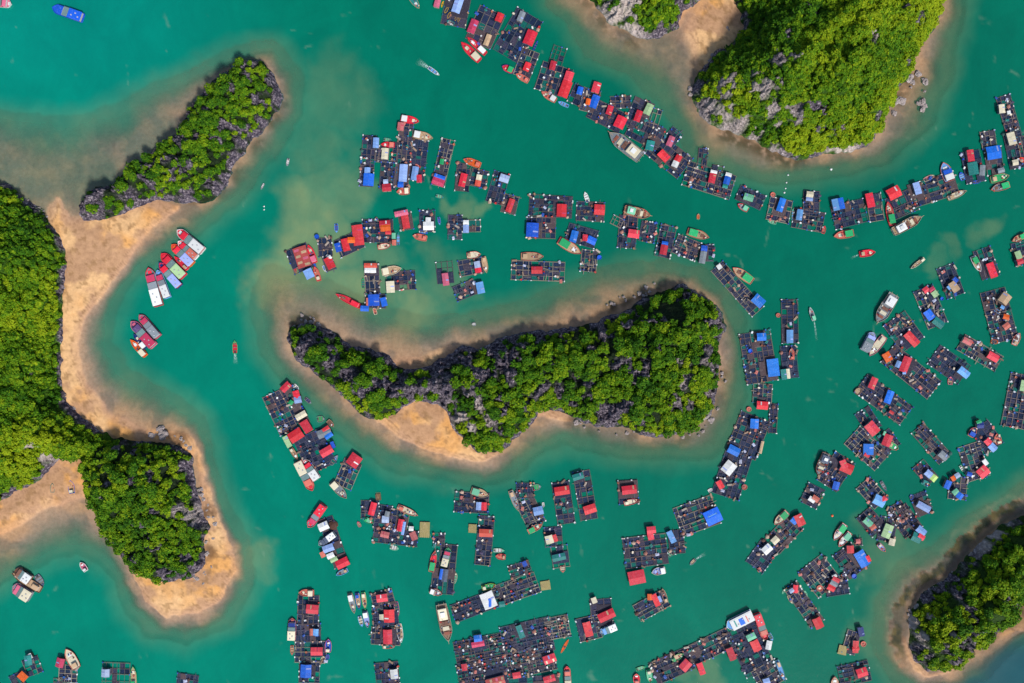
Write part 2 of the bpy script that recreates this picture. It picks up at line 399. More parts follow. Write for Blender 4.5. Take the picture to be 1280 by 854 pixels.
weed = sstep(5, 12, d_isl + (n2 - .5) * 10) * sstep(25, 17, d_isl + (n2 - .5) * 16) * ((X > 1080) & (Y > 590)) * sstep(850, 800, Y + (X - 1130) * .3)
weedc = lerp((0.012, 0.016, 0.008), (0.10, 0.07, 0.02), sstep(.35, .6, fbm(X, Y, 9, 3, 95)))
col = col * (1 - .9 * weed[..., None]) + .9 * weed[..., None] * weedc
redring = sstep(1, 4, d_isl) * sstep(11, 7, d_isl) * ((X > 1080) & (Y > 590)) * sstep(830, 790, Y)
col = col * (1 - .8 * redring[..., None]) + .8 * redring[..., None] * np.array((0.16, 0.09, 0.06))
seaz = np.where(weed > .2, np.minimum(seaz, -0.45 + .2 * n2), seaz)
opac = np.where(weed > .2, np.minimum(opac, .10), opac)
dark = sstep(.48, .66, fbm(X, Y, 22, 5, 97)) * sstep(.02, .15, t) * .55
col = col * (1 - dark[..., None]) + dark[..., None] * np.array((0.13, 0.10, 0.09))

# the sea's own colour: clear teal, milky where silt is stirred up
wc = lerp((0.0, 0.158, 0.106), (0.0, 0.113, 0.070), sstep(100, 900, X - 0.5 * Y + 200))
wc = wc * (1 - .6 * sstep(260, 20, Y)[..., None] * sstep(420, 100, X)[..., None]) + np.array((0.0, 0.205, 0.165)) * (.6 * sstep(260, 20, Y) * sstep(420, 100, X))[..., None]
SXX = X + (fbm(X, Y, 38, 5, 140) - .5) * 60; SYY = Y + (fbm(X, Y, 38, 5, 150) - .5) * 60
silt = np.maximum.reduce([
    blobs(SXX, SYY, [(385,320,80,.75),(360,360,60,.8),(430,380,60,.6),(385,270,60,.5),(420,240,50,.4),(520,385,55,.6),(575,258,24,.45),(555,250,18,.4),(600,268,16,.4),(400,190,60,.25),(470,340,50,.4),(420,120,70,.2),(550,350,50,.3),(1230,285,26,.25),(1180,310,22,.25),(1160,325,16,.2),(880,845,40,.35),(60,205,60,.5),(320,700,40,.35),(1115,700,60,.3),(1105,800,50,.3)]),
    sstep(34, 0, d_sh) * .22])
silt = np.clip(silt * (0.4 + 1.0 * fbm(X + 30 * n1, Y, 30, 5, 120)), 0, 1)
wc = wc * (1 - silt[..., None]) + silt[..., None] * np.array((0.19, 0.235, 0.105))
scum = sstep(.90, .97, fbm(X + 20 * n1, Y, 48, 4, 160, True)) * sstep(.45, .6, fbm(X, Y, 70, 3, 170)) * .16
wc = wc * (1 - scum[..., None]) + scum[..., None] * np.array((0.30, 0.36, 0.26))
navyb = blobs(X, Y, [(1270,850,75,.8),(1230,880,60,.8),(1180,890,60,.6)])  # dark blue-grey water off the lower corner island
wc = wc * (1 - navyb[..., None]) + navyb[..., None] * np.array((0.012, 0.055, 0.085))

far = [200, 700, 2500, 9000, 25000]
fx = np.concatenate([gx[0] - np.array(far[::-1]), gx, gx[-1] + np.array(far)])
fy = np.concatenate([gy[0] - np.array(far[::-1]), gy, gy[-1] + np.array(far)])
pad = len(far)

def sheet(name, Z, attrs, mat, label):
    FX, FY = np.meshgrid(fx, fy)
    Zp = np.pad(Z, pad, mode='edge')
    n, m_ = FX.shape
    co = np.stack([(FX - 640) * S, -(FY - 427) * S, Zp], -1).reshape(-1, 3).astype(np.float32)
    idx = np.arange(n * m_).reshape(n, m_)
    q = np.stack([idx[:-1, :-1], idx[1:, :-1], idx[1:, 1:], idx[:-1, 1:]], -1).reshape(-1, 4)
    return grid_mesh(name, co, q, {k: np.pad(v, [(pad, pad), (pad, pad)] + ([(0, 0)] if v.ndim == 3 else []), mode='edge') for k, v in attrs.items()}, mat)

def grid_mesh(name, co, q, attrs, mat, smooth=True):
    me = bpy.data.meshes.new(name)
    me.vertices.add(len(co)); me.vertices.foreach_set('co', co.ravel())
    me.loops.add(q.size); me.loops.foreach_set('vertex_index', q.ravel().astype(np.int32))
    me.polygons.add(len(q)); k = q.shape[1]
    me.polygons.foreach_set('loop_start', np.arange(0, q.size, k, dtype=np.int32))
    try: me.polygons.foreach_set('loop_total', np.full(len(q), k, np.int32))
    except Exception: pass
    me.update(calc_edges=True)
    if smooth: me.polygons.foreach_set('use_smooth', np.ones(len(q), bool))
    for an, av in attrs.items():
        if av.ndim == 3 or (av.ndim == 2 and av.shape[-1] == 3 and av.shape[0] == len(co)):
            v = av.reshape(-1, 3); v = np.concatenate([v, np.ones((len(v), 1))], 1)
            a = me.attributes.new(an, 'FLOAT_COLOR', 'POINT'); a.data.foreach_set('color', v.astype(np.float32).ravel())
        else:
            a = me.attributes.new(an, 'FLOAT', 'POINT'); a.data.foreach_set('value', av.astype(np.float32).ravel())
    me.materials.append(mat)
    o = bpy.data.objects.new(name, me); C.objects.link(o)
    return o

FXX, FYY = np.meshgrid(fx, fy)
o = sheet('seabed', np.maximum(seaz, -9), {'col': col}, M_GROUND, '')
tag(o, 'orange sand beaches and brown shallows around the green islands', 'ground', kind='structure')
opac_far = opac.copy(); opac_far[0, :] = opac_far[-1, :] = 1; opac_far[:, 0] = opac_far[:, -1] = 1
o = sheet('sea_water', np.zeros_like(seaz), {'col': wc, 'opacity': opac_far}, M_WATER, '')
tag(o, 'teal green sea water, milky near the shoals', 'sea', kind='structure')

# ------------------------------------------------------------------ islands
def mesh_obj(name, verts, faces, mat, parent=None, loc=None, rot=None, smooth=False, mats=None, fm=None):
    me = bpy.data.meshes.new(name)
    me.from_pydata(verts, [], faces)
    for mm in (mats or [mat]): me.materials.append(mm)
    if fm: me.polygons.foreach_set('material_index', fm)
    if smooth: me.polygons.foreach_set('use_smooth', [True] * len(faces))
    o = bpy.data.objects.new(name, me); C.objects.link(o)
    if parent is not None: o.parent = parent
    if loc is not None: o.location = loc
    if rot is not None: o.rotation_euler = (0, 0, rot)
    return o

def make_leaves(n, r0, leaf, seed, flat=0.75):
    """unit crown of n leaf sprays spread over several lobes; returns verts (n*4,3), tint (n)"""
    g = np.random.default_rng(seed)
    k = g.integers(5, 9)
    lobes = np.stack([g.uniform(-.55, .55, k), g.uniform(-.55, .55, k), g.uniform(-.05, .45, k)], -1)
    lr = g.uniform(.36, .62, k)
    lobes[0] = (0, 0, .25); lr[0] = .66
    w = g.choice(k, n, p=lr ** 2 / (lr ** 2).sum())
    v = g.normal(size=(n, 3)); v[:, 2] = np.abs(v[:, 2]) * 1.1 - .25
    v /= np.linalg.norm(v, axis=1, keepdims=True)
    c = lobes[w] + v * lr[w][:, None] * g.uniform(.75, 1.08, (n, 1))
    c[:, 2] *= flat
    nrm = v + g.normal(size=(n, 3)) * .45 + np.array((0, 0, .5)); nrm /= np.linalg.norm(nrm, axis=1, keepdims=True)
    tmp = g.normal(size=(n, 3))
    a = np.cross(nrm, tmp); a /= np.linalg.norm(a, axis=1, keepdims=True)
    b = np.cross(nrm, a)
    s = leaf * g.uniform(.6, 1.25, (n, 1))
    q = np.stack([c - a * s, c + b * s * .8, c + a * s, c - b * s * .8], 1)
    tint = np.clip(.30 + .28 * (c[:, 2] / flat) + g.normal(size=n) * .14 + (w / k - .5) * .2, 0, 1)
    return q.reshape(-1, 3), tint

VAR_BIG = [make_leaves(330, 1, .15, 100 + i) for i in range(8)]
VAR_SM = [make_leaves(110, 1, .27, 200 + i, .9) for i in range(8)]

def crown_mesh(name, var, mat):
    v, tint = var
    q = np.arange(len(v)).reshape(-1, 4)
    me = bpy.data.meshes.new(name)
    me.from_pydata(v.tolist(), [], q.tolist())
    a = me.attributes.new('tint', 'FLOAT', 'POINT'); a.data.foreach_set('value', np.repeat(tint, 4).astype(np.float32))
    me.materials.append(mat)
    return me
CROWNS = [crown_mesh('crown', v, M_LEAF) for v in VAR_BIG]

def trunk_mesh():
    vs, fs = [], []
    def tube(p0, p1, r0, r1, n=6):
        p0, p1 = Vector(p0), Vector(p1); d = (p1 - p0).normalized()
        a = d.orthogonal().normalized(); b = d.cross(a); base = len(vs)
        for p, r in ((p0, r0), (p1, r1)):
            for i in range(n):
                t_ = 2 * math.pi * i / n
                vs.append(tuple(p + a * r * math.cos(t_) + b * r * math.sin(t_)))
        for i in range(n):
            j = (i + 1) % n; fs.append((base + i, base + j, base + n + j, base + n + i))
    tube((0, 0, -.5), (0.02, 0, .35), .09, .06)
    tube((0.02, 0, .33), (.3, .1, .8), .05, .02); tube((0.02, 0, .33), (-.25, .2, .85), .05, .02)
    tube((0.02, 0, .33), (.0, -.3, .8), .045, .02); tube((0.02, 0, .33), (.02, .03, 1.0), .05, .02)
    me = bpy.data.meshes.new('trunk'); me.from_pydata(vs, [], fs); me.materials.append(paint((110, 90, 75), .9, 'bark'))
    return me
TRUNK = trunk_mesh()

NAMES = {'NW': 'the rocky islet above the anchored boats', 'LEFT': 'the wooded headland', 'KNOB': 'the wooded knob by the sand spit',
         'NE': 'the large upper island', 'NS': 'the small upper island', 'CEN': 'the long central island', 'SE': 'the lower corner island'}
ILAB = {'NW': 'slim islet of grey karst rock and bushes above the sand isthmus', 'LEFT': 'densely wooded headland behind the curved beach',
        'KNOB': 'wooded knob with grey crags at the sand spit', 'NE': 'largest green island with pale cliffs facing the raft chain',
        'NS': 'small island with pale rock edge across the sandy cove', 'CEN': 'long bent central island of rock and trees amid the rafts',
        'SE': 'corner island ringed by dark weed and a brown reef'}
trees_all = []
for name, poly, Hm, L, thr in ISL:
    p = np.array(poly); st = 1.15
    x0, y0 = p.min(0) - 6; x1, y1 = p.max(0) + 6
    x0, x1 = max(x0, -190), min(x1, 1470); y0, y1 = max(y0, -120), min(y1, 980)
    ax = np.arange(x0, x1, st); ay = np.arange(y0, y1, st)
    A, B = np.meshgrid(ax, ay)
    wx = A + (fbm(A, B, 9, 3, 5) - .5) * 7; wy = B + (fbm(A, B, 9, 3, 6) - .5) * 7
    d = -sdf(poly, wx, wy)                     # px, positive inside
    dm = np.maximum(d, 0) * S
    big = fbm(A, B, 60, 4, 300 + len(name))
    h = Hm * (1 - np.exp(-dm / L)) * (0.45 + 1.1 * big)
    h += 5.0 * sstep(.2, .8, fbm(A, B, 16, 3, 320)) * sstep(2, 14, dm)
    nmask = fbm(A, B, 15, 4, 340)
    rock = np.maximum.reduce([blobs(wx, wy, ROCKS) * sstep(.32, .47, fbm(A, B, 6, 3, 350) + .04), sstep(thr, thr + .05, nmask + .02),
                              sstep(4.6, 1.6, dm) * sstep(.42, .56, fbm(A, B, 14, 3, 360) + (.03 if name in ('LEFT', 'CEN', 'NW', 'KNOB') else 0))])
    karst = fbm(A, B, 7.5, 4, 370, True)
    spk = fbm(A, B, 3.2, 3, 380, True)
    PALE = blobs(A, B, [(915,150,60,.6),(950,175,50,.6),(965,110,30,.5),(1060,78,18),(1050,188,30),(780,25,45),(590,520,40,.8),(850,470,50,.5),(885,540,30,.8),(64,553,30),(240,640,20,.6),(1150,780,30,.7),(1240,670,40,.7)])
    rock = np.maximum(rock, blobs(wx, wy, [b_ for b_ in ROCKS if b_[0] > 1100 and b_[1] > 600 or 840 < b_[0] < 1100 and b_[1] < 200 or 740 < b_[0] < 840 and b_[1] < 60]) * (PALE > .3) * sstep(.31, .47, fbm(A, B, 6, 3, 350)))
    h += rock * sstep(0, 2.5, dm) * ((karst - .55) * 9.0 + (spk - .5) * 5.5)
    h += (1 - rock) * (fbm(A, B, 5, 3, 390) - .5) * 2.0 * sstep(0, 3, dm)
    z = np.where(d > 0, np.maximum(h, -.2) + .3, .3 + d * 0.5)
    keep = d > -3.5
    idx = -np.ones(A.shape, int)
    idx[keep] = np.arange(keep.sum())
    q = np.stack([idx[:-1, :-1], idx[1:, :-1], idx[1:, 1:], idx[:-1, 1:]], -1).reshape(-1, 4)
    q = q[(q >= 0).all(1)]
    co = np.stack([(A - 640) * S, -(B - 427) * S, z], -1)[keep].astype(np.float32)
    o = grid_mesh('island_hill', co, q, {'rock': rock[keep], 'pale': PALE[keep], 'lush': np.full(int(keep.sum()), {'LEFT': 1., 'NE': .9, 'NS': .7, 'SE': .5}.get(name, .12))}, M_ISLAND, smooth=False)
    tag(o, ILAB[name], 'island', kind='structure')
    # tree positions
    sp = {'LEFT': 5.6, 'NE': 5.6, 'NS': 6.2, 'CEN': 7.0, 'NW': 7.2, 'KNOB': 6.8, 'SE': 5.7}[name]
    cx = np.arange(x0, x1, sp); cy = np.arange(y0, y1, sp)
    for layer in range(2):
        U, V = np.meshgrid(cx + layer * sp / 2, cy + layer * sp / 2)
        U = U + rng.uniform(-.5, .5, U.shape) * sp; V = V + rng.uniform(-.5, .5, V.shape) * sp
        I = np.clip(((V - y0) / st).astype(int), 0, len(ay) - 1); J = np.clip(((U - x0) / st).astype(int), 0, len(ax) - 1)
        dd, rr, zz = d[I, J], rock[I, J], z[I, J]
        if name in ('LEFT', 'NE', 'NS'):
            r = rng.uniform(1.6, 3.2, U.shape) + 2.6 * (rng.random(U.shape) < .10) * rng.random(U.shape)
            ok = (dd * S > r * .62) & (rr < .5 + .1 * rng.random(U.shape))
        else:
            gap = fbm(U, V, 12, 3, 410)
            r = rng.uniform(1.8, 3.1, U.shape) + 2.6 * (rng.random(U.shape) < .42) * rng.random(U.shape) ** .5
            if layer: r = rng.uniform(1.3, 2.5, U.shape)
            ok = (dd * S > r * .6) & (rr < .5) & ((gap > .36) | (dd < 10))
        reg = fbm(U, V, 45, 3, 420)
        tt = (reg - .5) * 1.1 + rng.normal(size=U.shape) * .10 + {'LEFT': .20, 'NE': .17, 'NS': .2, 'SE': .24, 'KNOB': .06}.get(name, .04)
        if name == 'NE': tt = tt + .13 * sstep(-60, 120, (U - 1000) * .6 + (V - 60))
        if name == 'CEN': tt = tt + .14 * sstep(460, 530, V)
        # yellower leaf tint above paints sunlight onto the slopes that face the sun
        for u, v_, r_, z_, t_ in zip(U[ok], V[ok], r[ok], zz[ok], tt[ok]):
            trees_all.append((name, u, v_, r_, z_, t_))

dist_ok = [t_ for t_ in trees_all if t_[0] in ('CEN', 'NW', 'KNOB', 'SE') and -5 < t_[1] < 1285 and -5 < t_[2] < 860]
dist_ok.sort(key=lambda t_: -t_[3])
single = set(id(t_) for t_ in dist_ok[:290])
for k, t_ in enumerate(dist_ok[:290]):
    name, u, v_, r_, z_, tt = t_
    e = bpy.data.objects.new('broadleaf_tree', None); C.objects.link(e)
    e.location = ((u - 640) * S, -(v_ - 427) * S, z_ - .4)
    e.empty_display_size = .5
    tag(e, 'round green broadleaf tree growing among the rocks of ' + NAMES[name], 'tree', 'trees on ' + NAMES[name])
    tr = bpy.data.objects.new('trunk', TRUNK); C.objects.link(tr); tr.parent = e; tr.scale = (r_, r_, r_ * .9)
    cr = bpy.data.objects.new('crown', CROWNS[k % 8]); C.objects.link(cr); cr.parent = e
    cr.location = (0, 0, r_ * .55); cr.scale = (r_ * 1.05, r_ * 1.05, r_ * 1.0); cr.rotation_euler = (0, 0, rng.uniform(0, 6.28))
for name in NAMES:
    tl = [t_ for t_ in trees_all if t_[0] == name and id(t_) not in single]
    if not tl: continue
    vs, ts = [], []
    for k, (nm, u, v_, r_, z_, tt) in enumerate(tl):
        base, tint = (VAR_SM if r_ < 3.6 else VAR_BIG)[k % 8]
        a = rng.uniform(0, 6.28); ca, sa = math.cos(a), math.sin(a)
        x = (base[:, 0] * ca - base[:, 1] * sa) * r_ * 1.05 + (u - 640) * S
        y = (base[:, 0] * sa + base[:, 1] * ca) * r_ * 1.05 - (v_ - 427) * S
        zz = base[:, 2] * r_ + z_ + r_ * .35
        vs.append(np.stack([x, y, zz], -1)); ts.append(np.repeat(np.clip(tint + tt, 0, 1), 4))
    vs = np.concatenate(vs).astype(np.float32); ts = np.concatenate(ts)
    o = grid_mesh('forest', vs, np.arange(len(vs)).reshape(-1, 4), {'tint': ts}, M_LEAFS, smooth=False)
    tag(o, 'dense green woodland and scrub covering ' + NAMES[name], 'woodland', kind='stuff')

# boulders and rubble along the shores
def boulder_mesh(seed):
    g = np.random.default_rng(seed)
    import bmesh
    bm = bmesh.new(); bmesh.ops.create_icosphere(bm, subdivisions=3, radius=1)
    ph = g.uniform(0, 6, 9)
    for v in bm.verts:
        c = v.co
        k = 1 + .22 * math.sin(3 * c.x + ph[0]) * math.sin(3.3 * c.y + ph[1]) + .16 * math.sin(6 * c.z + ph[2] + 4 * c.x) + .10 * math.sin(11 * c.y + ph[3]) * math.sin(9 * c.x + ph[4])
        v.co = c * k; v.co.z *= .8
    me = bpy.data.meshes.new('boulder'); bm.to_mesh(me); bm.free()
    a = me.attributes.new('rock', 'FLOAT', 'POINT'); a.data.foreach_set('value', [1.0] * len(me.vertices))
    a = me.attributes.new('pale', 'FLOAT', 'POINT'); a.data.foreach_set('value', [.6] * len(me.vertices))
    me.materials.append(M_ISLAND)
    return me
BM = [boulder_mesh(i) for i in range(5)]
def shore_rocks(pts, n, smin, smax, where, spread=4):
    for i in range(n):
        k = rng.integers(0, len(pts) - 1); f = rng.random()
        x = pts[k][0] * (1 - f) + pts[k + 1][0] * f + rng.normal() * spread
        y = pts[k][1] * (1 - f) + pts[k + 1][1] * f + rng.normal() * spread
        s = rng.uniform(smin, smax) * (1.5 if rng.random() < .15 else 1)
        o = bpy.data.objects.new('boulder', BM[i % 5]); C.objects.link(o)
        o.location = ((x - 640) * S, -(y - 427) * S, .25)
        o.scale = (s * rng.uniform(.7, 1.3), s * rng.uniform(.7, 1.3), s * rng.uniform(.5, .9)); o.rotation_euler = (0, 0, rng.uniform(0, 6.28))
        tag(o, 'grey limestone boulder lying ' + where, 'boulder', 'boulders ' + where)
shore_rocks([(26,244),(50,262),(70,285),(86,312),(86,340),(84,370),(81,420),(80,470),(88,505),(110,532),(145,548)], 60, .5, 1.3, 'along the foot of the wooded headland', 2)
shore_rocks([(185,545),(205,538),(225,552),(240,562)], 16, .8, 2.4, 'where the curved beach meets the wooded knob', 3)
shore_rocks([(244,600),(262,640),(268,665),(260,690),(262,715),(240,728)], 26, .6, 1.8, 'around the wooded knob on the spit', 3)
shore_rocks([(1118,140),(1128,118),(1140,100),(1152,92),(1155,125),(1152,136)], 20, .7, 2.2, 'on the stony point beyond the largest island', 3)
shore_rocks([(862,112),(866,125),(880,150),(890,70),(885,80)], 12, .7, 1.8, 'between the cove and the pale cliffs', 2)
shore_rocks([(362,405),(385,398),(398,402)], 12, .6, 1.4, 'at the blunt tip of the long central island', 4)
shore_rocks([(755,385),(775,372),(800,368),(822,358)], 14, .6, 1.4, 'on the channel side of the long central island', 3)
shore_rocks([(715,525),(735,538),(785,542),(850,548),(880,540),(900,500),(903,460)], 20, .6, 1.3, 'on the sunny shore of the long central island', 2)
shore_rocks([(1136,770),(1150,745),(1180,728),(1200,705),(1235,670)], 16, .6, 1.3, 'along the weedy corner island', 2)
shore_rocks([(893,24),(894,26),(909,37),(910,38)], 3, 1.6, 1.9, 'on the open beach sand of the cove', 1)

